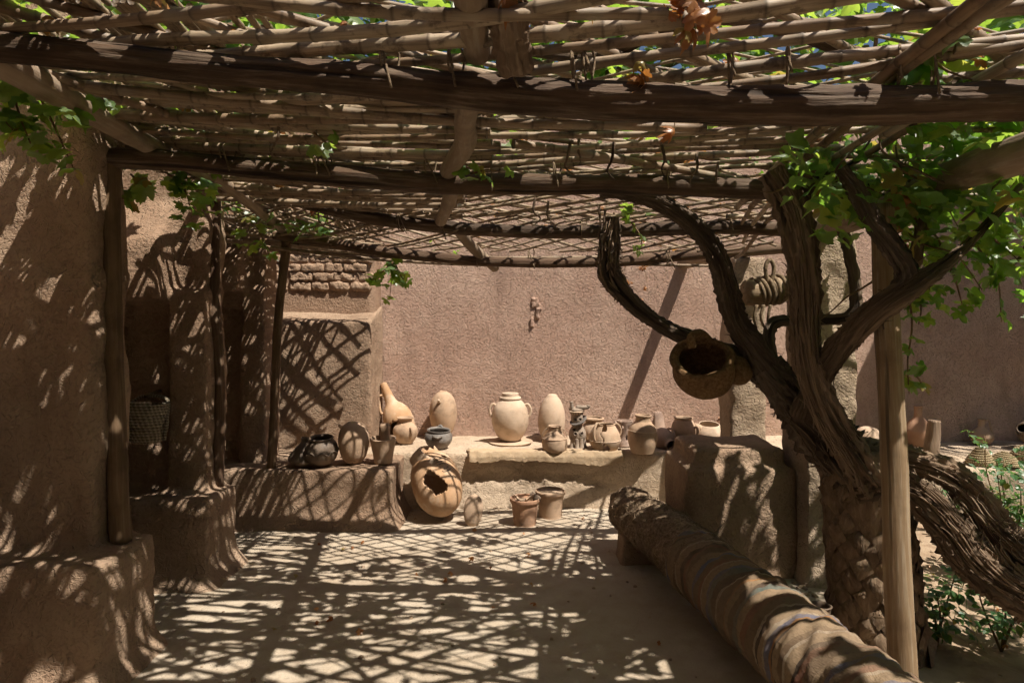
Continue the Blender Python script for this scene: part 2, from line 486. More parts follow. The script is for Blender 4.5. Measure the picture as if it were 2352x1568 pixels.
def tube(pts, radii, sides=10, n=None, rough=0.0, ridge=0.0, kridge=3.0, twist=0.0, seed=0.0, lump=3.0, flat=None, cap=True, spline=True):
    """a tapered, bumpy tube; gco = (cos*r, sin*r, length) for grain along it"""
    if n is None:
        n = max(2, (len(pts) - 1) * 5)
    path = catmull(pts, n) if spline else [Vector(p) for p in pts]
    n = len(path) - 1
    if not isinstance(radii, (list, tuple)):
        radii = [radii, radii]
    k = len(radii) - 1
    rr = []
    for i in range(n + 1):
        t = i / n * k
        j = min(int(t), k - 1)
        rr.append(lerp(radii[j], radii[j + 1], t - j))
    v, f, gco = [], [], []
    tan = (path[1] - path[0]).normalized()
    up = Vector((0, 0, 1)) if abs(tan.z) < 0.9 else Vector((0, 1, 0))
    a = tan.cross(up).normalized()
    L = 0.0
    for i, p in enumerate(path):
        t2 = (path[min(i + 1, n)] - path[max(i - 1, 0)])
        t2 = t2.normalized() if t2.length > 1e-9 else tan
        a = (a - t2 * a.dot(t2)).normalized()
        b = t2.cross(a)
        tan = t2
        if i:
            L += (p - path[i - 1]).length
        for s in range(sides):
            th = 2 * math.pi * s / sides
            c, sn = math.cos(th), math.sin(th)
            r = rr[i]
            if rough:
                r *= 1 + rough * mnoise.noise(Vector((c * 0.9 + seed, sn * 0.9 - seed, L * lump + seed * 2)))
            if ridge:
                tt = th + twist * L
                ct, stt = math.cos(tt), math.sin(tt)
                q = 1 - abs(mnoise.noise(Vector((ct * kridge + seed, stt * kridge + 3 * seed, L * 1.6))))
                q2 = 1 - abs(mnoise.noise(Vector((ct * kridge * 2.4 + 5 + seed, stt * kridge * 2.4, L * 3.2 + seed))))
                r *= 1 + ridge * (1.2 * q ** 4 - 0.6 + 0.8 * q2 ** 4 - 0.4)
            fl = flat if flat else 1.0
            v.append(p + a * (c * r) + b * (sn * r * fl))
            gco.append((c * rr[0], sn * rr[0], L))
    for i in range(n):
        for s in range(sides):
            s2 = (s + 1) % sides
            f.append((i * sides + s, i * sides + s2, (i + 1) * sides + s2, (i + 1) * sides + s))
    if cap:
        for i, rev in ((0, True), (n, False)):
            idx = len(v)
            v.append(path[i])
            gco.append((0, 0, 0 if rev else L))
            for s in range(sides):
                s2 = (s + 1) % sides
                q = (i * sides + s2, i * sides + s, idx) if rev else (i * sides + s, i * sides + s2, idx)
                f.append(q)
    return dict(v=v, f=f, gco=gco)


def rbox(x0, x1, y0, y1, z0, z1, r=0.03, cell=0.05, fn=None):
    """box with rounded edges, gridded so it can be dented by fn(p, n)"""
    h = Vector(((x1 - x0) / 2, (y1 - y0) / 2, (z1 - z0) / 2))
    c = Vector(((x0 + x1) / 2, (y0 + y1) / 2, (z0 + z1) / 2))
    bm = bmesh.new()
    nx = [max(2, round(2 * h[i] / cell)) for i in range(3)]
    key = {}

    def vert(p):
        k = tuple(round(x, 5) for x in p)
        if k not in key:
            key[k] = bm.verts.new(p)
        return key[k]
    for ax in range(3):
        u, w_ = (ax + 1) % 3, (ax + 2) % 3
        for sg in (-1, 1):
            for i in range(nx[u]):
                for j in range(nx[w_]):
                    q = []
                    for a, b in ((0, 0), (1, 0), (1, 1), (0, 1)):
                        p = Vector((0, 0, 0))
                        p[ax] = sg * h[ax]
                        p[u] = -h[u] + 2 * h[u] * (i + a) / nx[u]
                        p[w_] = -h[w_] + 2 * h[w_] * (j + b) / nx[w_]
                        q.append(vert(p))
                    if sg < 0:
                        q.reverse()
                    bm.faces.new(q)
    bm.verts.index_update()
    v = []
    r = min(r, h.x, h.y, h.z)
    for x in bm.verts:
        p = x.co
        q = Vector([max(-(h[i] - r), min(h[i] - r, p[i])) for i in range(3)])
        d = (p - q)
        nrm = d.normalized() if d.length > 1e-9 else Vector((0, 0, 1))
        pp = q + nrm * r + c
        if fn:
            pp = fn(pp, nrm)
        v.append(pp)
    f = [tuple(x.index for x in fc.verts) for fc in bm.faces]
    bm.free()
    return dict(v=v, f=f)


def hexa(x0, x1, y0, y1, z0, z1, zb=None, tx=0.0):
    """plain box; zb = height of the top at the back, tx = how far the top leans in x"""
    zb = z1 if zb is None else zb
    v = [(x0, y0, z0), (x1, y0, z0), (x1, y1, z0), (x0, y1, z0), (x0 + tx, y0, z1), (x1 + tx, y0, z1), (x1 + tx, y1, zb), (x0 + tx, y1, zb)]
    f = [(0, 3, 2, 1), (4, 5, 6, 7), (0, 1, 5, 4), (1, 2, 6, 5), (2, 3, 7, 6), (3, 0, 4, 7)]
    return dict(v=v, f=f)


def adobe(name, label, cat, boxes, mat='adobe', voxel=0.025, smooth=6, amp=0.018, flare=0.05, seed=0.0, parent=None, fn=None):
    """several boxes melted into one hand-plastered lump"""
    d = join(*[hexa(*b) if not isinstance(b, dict) else b for b in boxes])
    me = bpy.data.meshes.new('melt')
    me.from_pydata([Vector(p) for p in d['v']], [], d['f'])
    o = bpy.data.objects.new('melt', me)
    C.objects.link(o)
    m = o.modifiers.new('r', 'REMESH')
    m.mode = 'VOXEL'
    m.voxel_size = voxel
    s = o.modifiers.new('s', 'SMOOTH')
    s.factor = 0.5
    s.iterations = smooth
    dg = bpy.context.evaluated_depsgraph_get()
    ev = bpy.data.meshes.new_from_object(o.evaluated_get(dg))
    bpy.data.objects.remove(o)
    bpy.data.meshes.remove(me)
    v = []
    for x in ev.vertices:
        p, n_ = x.co.copy(), x.normal
        a = amp * (mnoise.noise(p * 2.3 + Vector((seed, 0, seed))) * 1.2 + mnoise.noise(p * 6.0 + Vector((0, seed, 3))) * 0.6 + mnoise.noise(p * 15 + Vector((seed, 2, 0))) * 0.28)
        p = p + n_ * a
        if flare and p.z < 0.16:
            hz = Vector((n_.x, n_.y, 0))
            p += hz * flare * (1 - max(p.z, 0) / 0.16) ** 2
        if fn:
            p = fn(p, n_)
        v.append(p)
    f = [tuple(q.vertices) for q in ev.polygons]
    bpy.data.meshes.remove(ev)
    return obj(name, dict(v=v, f=f), mat, parent, True, label, cat)


# ------------------------------------------------------------------ ground
def gz(x, y):
    z = 0.022 * mnoise.noise(Vector((x * 1.1, y * 1.1, 0.3))) + 0.010 * mnoise.noise(Vector((x * 3.7, y * 3.7, 4.0))) + 0.005 * mnoise.noise(Vector((x * 11, y * 11, 8.0)))
    if x > 1.9:
        k = min(1.0, (x - 1.9) / 0.5)
        z += k * (-0.05 + 0.05 * mnoise.noise(Vector((x * 2.1, y * 2.1, 9.0))) + 0.012 * mnoise.noise(Vector((x * 14, y * 14, 2.0))))
    return z


xs = [-80, -30, -12, -6, -4] + [-3 + i * 0.04 for i in range(int(7.5 / 0.04) + 1)] + [5, 6, 9, 15, 35, 80]
ys = [-80, -30, -10, -4, -1, 0.6] + [1.2 + i * 0.04 for i in range(int(5.0 / 0.04) + 1)] + [7, 9, 15, 40, 90]
gv = [(x, y, gz(x, y) if -3 <= x <= 4.6 and 1 < y < 6.4 else -0.03) for y in ys for x in xs]
nxs = len(xs)
gf = [(j * nxs + i, j * nxs + i + 1, (j + 1) * nxs + i + 1, (j + 1) * nxs + i) for j in range(len(ys) - 1) for i in range(nxs - 1)]
obj('ground', dict(v=gv, f=gf), 'ground', None, True, 'beige packed earth floor of the courtyard striped by cane shadows', None, None, 'structure')


# ------------------------------------------------------------------ walls
def wall_dent(amp, seed):
    def fn(p, n_):
        return p + n_ * amp * (mnoise.noise(p * 1.1 + Vector((seed, 0, 0))) + 0.5 * mnoise.noise(p * 3.5 + Vector((0, seed, 0))))
    return fn


cw = obj('courtyard_wall', rbox(-1.6, 8.0, 6.0, 6.45, -0.2, 3.75, 0.05, 0.12, wall_dent(0.018, 1)), 'adobe_wall', None, True,
    'tall pinkish straw-flecked adobe wall behind the row of jars', 'wall')
for k, (dx, dy, rw, rh) in enumerate(((1228, 695, 0.03, 0.05), (1234, 720, 0.022, 0.06), (1222, 740, 0.02, 0.045), (1240, 705, 0.018, 0.03))):
    p = P(dx, dy, 5.99)
    obj('plaster_scar', rbox(p.x - rw, p.x + rw, 5.990, 6.03, p.z - rh, p.z + rh, 0.012, 0.012, lambda q, n_: q + n_ * (0.012 * mnoise.noise(q * 30) + 0.010 * mnoise.noise(q * 70))), "adobe_wall", cw)
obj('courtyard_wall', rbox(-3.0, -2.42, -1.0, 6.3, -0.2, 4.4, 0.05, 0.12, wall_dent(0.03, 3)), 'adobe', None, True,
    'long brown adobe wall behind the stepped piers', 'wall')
obj('courtyard_wall', rbox(8.0, 8.5, -3.5, 6.4, -0.2, 3.2, 0.05, 0.5, wall_dent(0.03, 5)), 'adobe', None, True,  # out of view, added for warm bounce and less sky light
    'unseen adobe wall closing the garden side of the courtyard', 'wall')
obj('courtyard_wall', rbox(-3.0, 8.5, -3.9, -3.4, -0.2, 3.6, 0.05, 0.5, wall_dent(0.03, 6)), 'adobe', None, True,  # behind the camera, added to bounce warm light and block sky
    'unseen adobe wall across the courtyard facing the jars', 'wall')

# stepped piers with benches on the shaded side
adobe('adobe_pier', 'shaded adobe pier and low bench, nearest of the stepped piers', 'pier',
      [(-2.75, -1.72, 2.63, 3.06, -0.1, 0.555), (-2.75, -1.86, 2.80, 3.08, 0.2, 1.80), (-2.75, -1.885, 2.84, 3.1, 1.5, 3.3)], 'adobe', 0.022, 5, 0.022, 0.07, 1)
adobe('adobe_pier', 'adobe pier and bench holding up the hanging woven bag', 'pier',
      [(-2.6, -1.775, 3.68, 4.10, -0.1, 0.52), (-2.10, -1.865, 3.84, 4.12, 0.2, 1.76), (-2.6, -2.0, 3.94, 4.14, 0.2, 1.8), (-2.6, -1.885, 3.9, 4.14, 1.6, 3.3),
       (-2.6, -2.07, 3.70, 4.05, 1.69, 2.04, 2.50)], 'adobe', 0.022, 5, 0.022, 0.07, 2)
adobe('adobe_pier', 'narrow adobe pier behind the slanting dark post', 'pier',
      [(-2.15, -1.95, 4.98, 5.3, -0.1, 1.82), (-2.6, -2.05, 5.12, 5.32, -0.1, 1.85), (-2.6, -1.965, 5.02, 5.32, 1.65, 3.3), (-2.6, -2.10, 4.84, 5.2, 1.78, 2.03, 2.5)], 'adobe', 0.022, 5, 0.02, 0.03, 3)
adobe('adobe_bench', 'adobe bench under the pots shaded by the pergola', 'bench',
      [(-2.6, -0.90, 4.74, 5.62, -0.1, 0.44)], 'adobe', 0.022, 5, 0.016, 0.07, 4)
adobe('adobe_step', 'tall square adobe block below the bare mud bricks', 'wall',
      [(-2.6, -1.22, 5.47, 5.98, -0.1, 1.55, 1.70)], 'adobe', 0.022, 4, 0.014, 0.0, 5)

# mud-brick wall above the block
bw = thing('brick_wall', 'bare mud-brick wall above the tall adobe block', 'wall', (-1.85, 5.85, 1.55))
obj('mortar', rbox(-2.7, -1.245, 5.728, 6.03, 1.5, 3.6, 0.03, 0.07, wall_dent(0.012, 8)), 'mortar', bw)
for row in range(9):
    x = -2.52 + (0.09 if row % 2 else 0) + random.uniform(-0.02, 0.02)
    z = 1.83 + row * 0.083
    while x < -1.30:
        L_ = random.uniform(0.15, 0.215)
        x1 = min(x + L_, -1.262)
        if x1 - x > 0.06:
            sd = random.uniform(0, 50)

            def dn(p, n_, sd=sd):
                return p + n_ * (0.016 * mnoise.noise(p * 13 + Vector((sd, 0, 0))) + 0.016 * mnoise.noise(p * 42 + Vector((0, sd, 0))))
            dy = random.uniform(-0.012, 0.012)
            obj('brick', rbox(x, x1, 5.712 + dy, 5.80, z, z + 0.077 + random.uniform(-0.008, 0.003), 0.009, 0.02, dn), 'brick', bw)
        x = x1 + random.uniform(0.010, 0.02)


# sunlit bench along the back wall, its front worn hollow under the plaster lip
def bench_fn(p, n_):
    if n_.y < -0.3 and -0.45 < p.x < 0.95 and 0.06 < p.z < 0.36:
        k = math.exp(-((p.z - 0.24) / 0.075) ** 2) * (0.6 + 0.7 * mnoise.noise(Vector((p.x * 5, 0, p.z * 9))))
        k *= min(1, (p.x + 0.45) / 0.15) * min(1, (0.95 - p.x) / 0.2)
        p.y += 0.045 * max(k, 0) + 0.018 * mnoise.noise(p * 22) * (1 if k > 0.15 else 0)
    if p.z < 0.12 and n_.y < 0:
        p.y -= 0.03 * (1 - max(p.z, 0) / 0.12)
    return p


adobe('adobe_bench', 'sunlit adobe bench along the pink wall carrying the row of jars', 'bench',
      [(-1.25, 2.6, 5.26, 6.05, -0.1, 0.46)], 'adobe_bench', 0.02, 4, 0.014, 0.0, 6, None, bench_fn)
adobe('adobe_bench', 'pale earth ledge with baskets in the garden corner', 'bench',
      [(3.05, 6.2, 5.35, 6.05, -0.1, 0.41), (2.6, 6.2, 5.05, 6.05, -0.1, 0.38)], 'adobe_bench', 0.03, 5, 0.02, 0.0, 7)
adobe('mud_oven', 'squat rounded mud oven block behind the rolled rug', 'oven',
      [(1.07, 1.77, 3.88, 4.42, -0.1, 0.66), (1.13, 1.71, 3.93, 4.40, 0.5, 0.775)], 'adobe', 0.02, 10, 0.013, 0.02, 8)
adobe('adobe_pillar', 'rough lit adobe pillar beside the mud oven', 'pillar',
      [(1.76, 2.06, 3.76, 4.10, -0.1, 2.20)], 'adobe_pillar', 0.02, 6, 0.03, 0.05, 9)
adobe('adobe_pillar', 'slender adobe pillar near the pink wall behind the vine', 'pillar',
      [(1.68, 1.95, 4.88, 5.18, -0.1, 2.06, 2.06, 0.03)], 'adobe_pillar', 0.02, 6, 0.022, 0.03, 10)


# ------------------------------------------------------------------ pergola: beams, rails, posts
def log(name, label, cat, pts, radii, mat, sides=18, rough=0.10, ridge=0.05, seed=0.0, n=None, group=None, parent=None, lump=3.0, kridge=3.0):
    d = tube(pts, radii, sides, n or max(14, len(pts) * 8), rough, ridge, kridge, 0.3, seed, lump)
    return obj(name, d, mat, parent, True, label, cat, group)


log('roof_beam', 'thick dark log beam crossing overhead nearest the camera', 'beam',
    [P(-420, 70, 1.95), P(0, 108, 1.92), P(430, 152, 1.9), P(850, 185, 1.9), P(1176, 218, 1.9), P(1500, 236, 1.9), P(1900, 243, 1.9), P(2352, 232, 1.92), P(2700, 228, 1.95)],
    [0.046, 0.043, 0.046, 0.050, 0.054, 0.057, 0.058, 0.058], 'beam', 56, 0.14, 0.11, 1.3, 160, None, None, 3.0, 2.2)
log('roof_beam', 'dark log beam resting on the split timber post', 'beam',
    [P(225, 362, 2.97), P(420, 370, 2.96), P(600, 388, 2.95), P(820, 405, 2.95), P(1000, 420, 2.95), P(1250, 424, 2.95), P(1450, 424, 2.95), P(1760, 436, 2.95), P(2000, 440, 2.95)],
    [0.047, 0.047, 0.05, 0.047, 0.045], 'beam', 22, 0.14, 0.07, 4.1, 70)
log('roof_beam', 'dark sagging log beam, third from the camera', 'beam',
    [P(500, 425, 3.95), P(640, 450, 3.95), P(800, 490, 3.95), P(1000, 520, 3.95), P(1200, 532, 3.95), P(1420, 530, 3.95), P(1640, 522, 3.95), P(1860, 528, 3.95)],
    [0.035, 0.04, 0.042, 0.046], 'beam', 20, 0.14, 0.07, 7.7, 60)
log('roof_beam', 'thin sagging log along the far eave before the pink wall', 'beam',
    [P(630, 540, 4.50), P(760, 558, 4.46), P(900, 580, 4.42), P(1130, 601, 4.40), P(1400, 601, 4.42), P(1640, 580, 4.56), P(1850, 566, 4.80)],
    [0.036, 0.036, 0.036, 0.034, 0.04, 0.045], 'beam_red', 18, 0.14, 0.06, 9.4, 60)
log('roof_rail', 'smooth grey pole running along the shaded eave', 'pole',
    [Vector((-1.6, 1.1, 2.44)), P(0, 140, 1.98), P(170, 236, 2.4), P(340, 332, 2.94), P(520, 425, 3.6), P(650, 527, 4.46), Vector((-1.64, 4.85, 2.2))],
    [0.05, 0.05, 0.046, 0.042, 0.036, 0.034], 'pole', 18, 0.05, 0.0, 2.2, 50)
log('roof_rail', 'stout pole hanging over the middle of the nearest beam', 'pole',
    [Vector((-0.10, 0.7, 2.42)), Vector((-0.105, 1.4, 2.40)), P(1096, 118, 1.93)], [0.05, 0.046, 0.043], 'pole', 18, 0.08, 0.0, 3.3, 24)
log('roof_rail', 'crooked pole bridging the nearest and second beams', 'pole',
    [P(1085, 195, 1.88), P(1068, 275, 2.25), P(1066, 335, 2.6), P(1030, 392, 2.9)], [0.040, 0.042, 0.044, 0.042], 'pole', 16, 0.16, 0.0, 5.3, 24)
log('roof_rail', 'short dark pole between the second and third beams', 'pole',
    [P(1040, 420, 2.98), P(1030, 465, 3.4), P(1012, 508, 3.88)], [0.036, 0.038, 0.036], 'pole', 14, 0.14, 0.0, 6.3, 18)
log('roof_rail', 'short pole poking out under the far eave log', 'pole',
    [P(1045, 520, 3.92), P(1085, 568, 4.3), P(1138, 616, 4.52)], [0.034, 0.036, 0.034], 'pole', 14, 0.12, 0.0, 8.3, 18)
log('roof_rail', 'thick log rail under the vine on the garden side', 'log',
    [Vector((1.72, 1.2, 2.16)), P(2352, 352, 2.12), P(2200, 402, 2.5), P(1990, 490, 3.2), P(1860, 535, 3.95), Vector((1.9, 4.3, 2.1))],
    [0.065, 0.065, 0.068, 0.07, 0.068], 'pole', 20, 0.10, 0.03, 3.9, 44)
log('wall_spar', 'pale round spar reaching from the pink wall to the slender pillar', 'pole',
    [Vector((1.60, 6.06, 2.10)), P(1580, 603, 5.9), P(1652, 586, 5.3), P(1730, 572, 4.8)], [0.055, 0.055, 0.05, 0.05], 'pole', 16, 0.06, 0.02, 6.9, 20)


def split_post(name, label, pts, radii, mat, seed, sides=16, n=40, ridge=0.12):
    return obj(name, tube(pts, radii, sides, n, 0.10, ridge, 1.3, 0.15, seed, 2.0, 0.85), mat, None, True, label, 'post')


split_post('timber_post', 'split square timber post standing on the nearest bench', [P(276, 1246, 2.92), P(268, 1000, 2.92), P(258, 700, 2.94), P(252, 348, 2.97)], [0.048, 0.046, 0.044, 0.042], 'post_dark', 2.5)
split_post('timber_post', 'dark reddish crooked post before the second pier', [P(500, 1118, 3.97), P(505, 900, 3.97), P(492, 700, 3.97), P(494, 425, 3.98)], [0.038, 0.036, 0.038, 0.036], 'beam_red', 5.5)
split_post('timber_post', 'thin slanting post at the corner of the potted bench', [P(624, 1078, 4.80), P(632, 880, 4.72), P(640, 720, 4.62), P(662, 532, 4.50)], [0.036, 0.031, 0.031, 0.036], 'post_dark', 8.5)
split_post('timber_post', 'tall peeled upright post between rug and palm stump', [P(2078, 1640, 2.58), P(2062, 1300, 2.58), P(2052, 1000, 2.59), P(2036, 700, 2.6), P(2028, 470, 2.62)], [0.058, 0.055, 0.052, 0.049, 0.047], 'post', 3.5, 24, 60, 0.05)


# ------------------------------------------------------------------ cane lattice
def roof_z(x, y):
    z = interp(y, [(0.8, 2.40), (1.9, 2.385), (2.95, 2.315), (3.95, 2.195), (4.42, 2.055), (5.2, 2.00)])
    if x < 0:
        z += 0.115 * min(1.2, -x / 1.7) ** 1.6
    return z


def cane_data(p0, p1, r0, r1, lift, seed, sides=8):
    rn = random.Random(seed)
    L_ = (p1 - p0).length
    d = (p1 - p0).normalized()
    side = Vector((-d.y, d.x, 0))
    amp = 0.026 * min(L_, 2)
    pts, rad, node = [], [], []
    s = 0.0
    gap = rn.uniform(0.14, 0.26)
    marks = []
    while s < L_:
        marks.append(s)
        s += gap * rn.uniform(0.8, 1.15)
    marks.append(L_)

    def pt(s):
        p = p0 + d * s
        q = p + side * amp * mnoise.noise(Vector((s * 0.9, seed * 3.7, 0.5)))
        return Vector((q.x, q.y, roof_z(q.x, q.y) + lift + 0.5 * amp * mnoise.noise(Vector((s * 0.8, seed * 1.9, 7)))))
    for a, b in zip(marks, marks[1:]):
        for s, k, nd_ in ((a, 1.13, 1.0), (a + 0.007, 1.0, 0.25), (lerp(a, b, 0.5), 0.97, 0.0), (b - 0.007, 1.02, 0.45)):
            if s < a or s > b:
                continue
            t = s / L_
            pts.append(pt(s))
            rad.append(lerp(r0, r1, t) * k)
            node.append(nd_)
    n = len(pts)
    v, f, gco, nd = [], [], [], []
    up = Vector((0, 0, 1))
    b = side
    ln = 0.0
    for i in range(n):
        if i:
            ln += (pts[i] - pts[i - 1]).length
        for k in range(sides):
            th = 2 * math.pi * k / sides
            v.append(pts[i] + b * (math.cos(th) * rad[i]) + up * (math.sin(th) * rad[i]))
            gco.append((math.cos(th) * r0, math.sin(th) * r0, ln))
            nd.append(node[i])
    for i in range(n - 1):
        for k in range(sides):
            k2 = (k + 1) % sides
            f.append((i * sides + k, i * sides + k2, (i + 1) * sides + k2, (i + 1) * sides + k))
    f.append(tuple(range(sides)))
    f.append(tuple((n - 1) * sides + k for k in reversed(range(sides))))
    return dict(v=v, f=f, gco=gco, node=nd)


lat = thing('cane_lattice', 'sagging lattice roof of tied tan reed canes with dark nodes', 'roof', (0, 3.0, 2.2))
CN = [0]


SINK = None


def cane(p0, p1, r0, r1, lift, sides=8):
    CN[0] += 1
    if SINK is not None:
        SINK.append(cane_data(Vector((p0[0], p0[1], 0)), Vector((p1[0], p1[1], 0)), r0, r1, lift, CN[0], 6))
        return
    obj('cane', cane_data(Vector((p0[0], p0[1], 0)), Vector((p1[0], p1[1], 0)), r0, r1, lift, CN[0], sides), 'cane', lat)


def clip(c, d, x0, x1, y0, y1):
    t0, t1 = -9.0, 9.0
    for p, q, lo, hi in ((c[0], d[0], x0, x1), (c[1], d[1], y0, y1)):
        if abs(q) < 1e-6:
            if not lo <= p <= hi:
                return None
            continue
        a, b = sorted(((lo - p) / q, (hi - p) / q))
        t0, t1 = max(t0, a), min(t1, b)
    return (t0, t1) if t1 - t0 > 0.25 else None


def layer(x0, x1, y0, y1, ang, jit, spacing, r, lift, skip=0.0, rj=0.25):
    th = R(ang)
    d = Vector((math.cos(th), math.sin(th)))
    nrm = Vector((-d.y, d.x))
    cs = [Vector(p).dot(nrm) for p in ((x0, y0), (x1, y0), (x0, y1), (x1, y1))]
    s = min(cs) + spacing * random.random()
    mid = Vector(((x0 + x1) / 2, (y0 + y1) / 2))
    while s < max(cs):
        if random.random() >= skip:
            a = th + R(random.uniform(-jit, jit))
            dd = Vector((math.cos(a), math.sin(a)))
            c = nrm * s + d * mid.dot(d)
            t = clip(c, dd, x0, x1, y0, y1)
            if t:
                e0, e1 = t[0] - random.uniform(-0.05, 0.12), t[1] + random.uniform(-0.05, 0.12)
                q0, q1 = c + dd * e0, c + dd * e1
                if random.random() < 0.5:
                    q0, q1 = q1, q0
                rr = r * random.uniform(1 - rj, 1 + rj)
                cane(q0, q1, rr, rr * random.uniform(0.65, 0.9), lift + random.uniform(-0.006, 0.012))
        s += spacing * random.uniform(0.72, 1.3)


# near part: stout canes, wide gaps
layer(-1.85, 1.75, 0.9, 2.35, -14, 4.5, 0.135, 0.0225, 0.0, 0.0, 0.25)
layer(-1.85, 1.75, 0.9, 2.5, 33, 5, 0.19, 0.0175, 0.055, 0.04)
# middle part: crowded thinner canes over the benches, looser towards the garden
layer(-1.86, -0.15, 2.2, 3.15, -6, 4, 0.072, 0.0175, 0.0, 0.0, 0.35)
layer(-1.86, -0.15, 2.2, 3.2, 9, 6, 0.12, 0.0160, 0.038, 0.0, 0.35)
layer(-0.3, 1.35, 2.2, 3.15, -9, 4, 0.095, 0.0125, 0.0, 0.0, 0.35)
layer(-0.3, 1.35, 2.2, 3.2, 14, 5, 0.13, 0.0095, 0.03, 0.0, 0.35)
layer(-1.90, -0.35, 3.05, 3.95, -10, 4, 0.070, 0.015, 0.0, 0.0, 0.35)
layer(-1.90, -0.35, 3.05, 3.95, 16, 5, 0.11, 0.012, 0.03, 0.0, 0.35)
layer(-0.45, 1.6, 3.1, 3.9, -30, 2, 0.095, 0.0092, 0.0, 0.0, 0.2)
layer(-0.45, 1.6, 3.1, 3.9, 30, 2, 0.095, 0.0092, 0.022, 0.0, 0.2)
# far part: regular diamond lattice
layer(-1.80, 1.75, 3.85, 4.46, -33, 1.5, 0.088, 0.0088, 0.0, 0.0, 0.15)
layer(-1.80, 1.75, 3.85, 4.46, 33, 1.5, 0.088, 0.0088, 0.02, 0.0, 0.15)
# the corner over the tall block reaches on to the brick wall
layer(-2.35, -0.95, 4.45, 5.36, -12, 3, 0.050, 0.0125, 0.0, 0.0, 0.2)
layer(-2.35, -0.95, 4.45, 5.36, 24, 3, 0.075, 0.0115, 0.024, 0.0, 0.2)
# hidden lengthwise reed mat added on top to shade the piers, slits for streaks
SINK = []
holes = [(random.uniform(-1.85, -0.6), random.uniform(1.3, 5.2), random.uniform(0.022, 0.055), random.uniform(0.07, 0.22)) for k in range(40)] + [(-1.62, 3.27, 0.075, 0.17), (-1.59, 2.42, 0.035, 0.11), (-1.50, 2.30, 0.02, 0.09), (-1.55, 3.45, 0.03, 0.15), (-1.47, 3.3, 0.02, 0.1), (-1.68, 4.55, 0.03, 0.12), (-1.60, 4.4, 0.02, 0.1)]  # slits placed to throw light streaks on the piers and bag
for xa, xb, ya, yb, step in ((-1.88, -0.75, 1.0, 2.7, 0.021), (-1.9, -0.75, 2.6, 4.42, 0.021), (-2.4, -1.2, 4.4, 5.34, 0.021)):
    x = xa
    while x < xb:
        t = (x - xa) / (xb - xa)
        y = ya
        while y < yb:
            l = random.uniform(0.22, 0.4)
            inside = any(abs(x - hx) < hw and abs(y + l / 2 - hy) < hl + 0.08 for hx, hy, hw, hl in holes)
            if not inside and random.random() > 0.30 * t ** 3:
                cane((x + random.uniform(-0.004, 0.004), y), (x + random.uniform(-0.02, 0.02), min(y + l, yb)), 0.0115, 0.0105, 0.088)
            y += l - random.uniform(0.0, 0.06)
        x += random.uniform(0.018, 0.0265)
obj('shading_reed_mat', join(*SINK), 'cane', lat, True, None, None, None, 'stuff')
SINK = None
# thin reeds laid over the near canes; behind the camera unseen roof is added to cut light
SINK = []
layer(-0.9, 1.75, 0.9, 2.5, -27, 6, 0.10, 0.0075, 0.085)
layer(-0.9, 1.75, 0.9, 2.5, 17, 6, 0.10, 0.0075, 0.10)
layer(-2.2, 2.4, -3.0, 0.9, -10, 4, 0.055, 0.02, 0.0)
layer(-2.2, 2.4, -3.0, 1.0, 14, 4, 0.07, 0.018, 0.04)
SINK_ALL, SINK = SINK, None
obj('cane_mass', join(*SINK_ALL), 'cane', lat, True, None, None, None, 'stuff')
# lengthwise canes tying the garden edge, in pairs, and a few long loose ones
for xa, xb, ya, yb, r in ((1.09, 1.17, 1.0, 2.35, 0.021), (1.15, 1.22, 1.0, 2.35, 0.021), (1.17, 1.29, 2.1, 3.55, 0.019), (1.22, 1.35, 2.1, 3.55, 0.019),
                          (1.50, 1.47, 0.9, 2.5, 0.021), (1.42, 1.44, 2.0, 3.3, 0.016), (1.28, 1.45, 3.1, 4.1, 0.014), (1.36, 1.55, 3.1, 4.2, 0.014), (1.5, 1.62, 2.4, 4.6, 0.015)):
    cane((xa, ya), (xb, yb), r, r * 0.85, -0.032)
cane((-1.68, 2.25), (0.75, 2.47), 0.021, 0.018, -0.03)
cane((0.0, 2.62), (1.5, 3.25), 0.02, 0.017, -0.03)
cane((-1.75, 1.55), (0.4, 1.62), 0.019, 0.016, -0.028)
cane((-1.78, 2.0), (-1.35, 2.5), 0.02, 0.018, -0.03)
cane((-1.75, 4.50), (1.5, 4.46), 0.012, 0.010, -0.085)
cane((-1.75, 4.52), (1.5, 4.49), 0.010, 0.009, -0.03)
for k in range(9):      # garden side, sparse canes under the leaves
    y = 1.1 + k * 0.34 + random.uniform(-0.1, 0.1)
    cane((1.3, y), (2.7 + random.uniform(-0.3, 0.2), y + random.uniform(-0.35, 0.25)), 0.015, 0.011, 0.0)


# cord ties where canes meet the beams
for k in range(26):
    y = random.choice((1.9, 2.95, 3.95, 4.42))
    x = random.uniform(-1.5, 1.4)
    z = roof_z(x, y) - 0.005
    d = tube([Vector((x - 0.02, y - 0.035, z)), Vector((x, y, z + 0.035)), Vector((x + 0.02, y + 0.035, z)), Vector((x, y + 0.01, z - 0.09)), Vector((x - 0.02, y - 0.04, z - 0.05)), Vector((x - 0.02, y - 0.035, z)), Vector((x + random.uniform(-.04, .04), y - 0.06, z - random.uniform(0.06, 0.14)))], 0.004, 5, 36)
    obj('cord_tie', d, 'rope', lat)

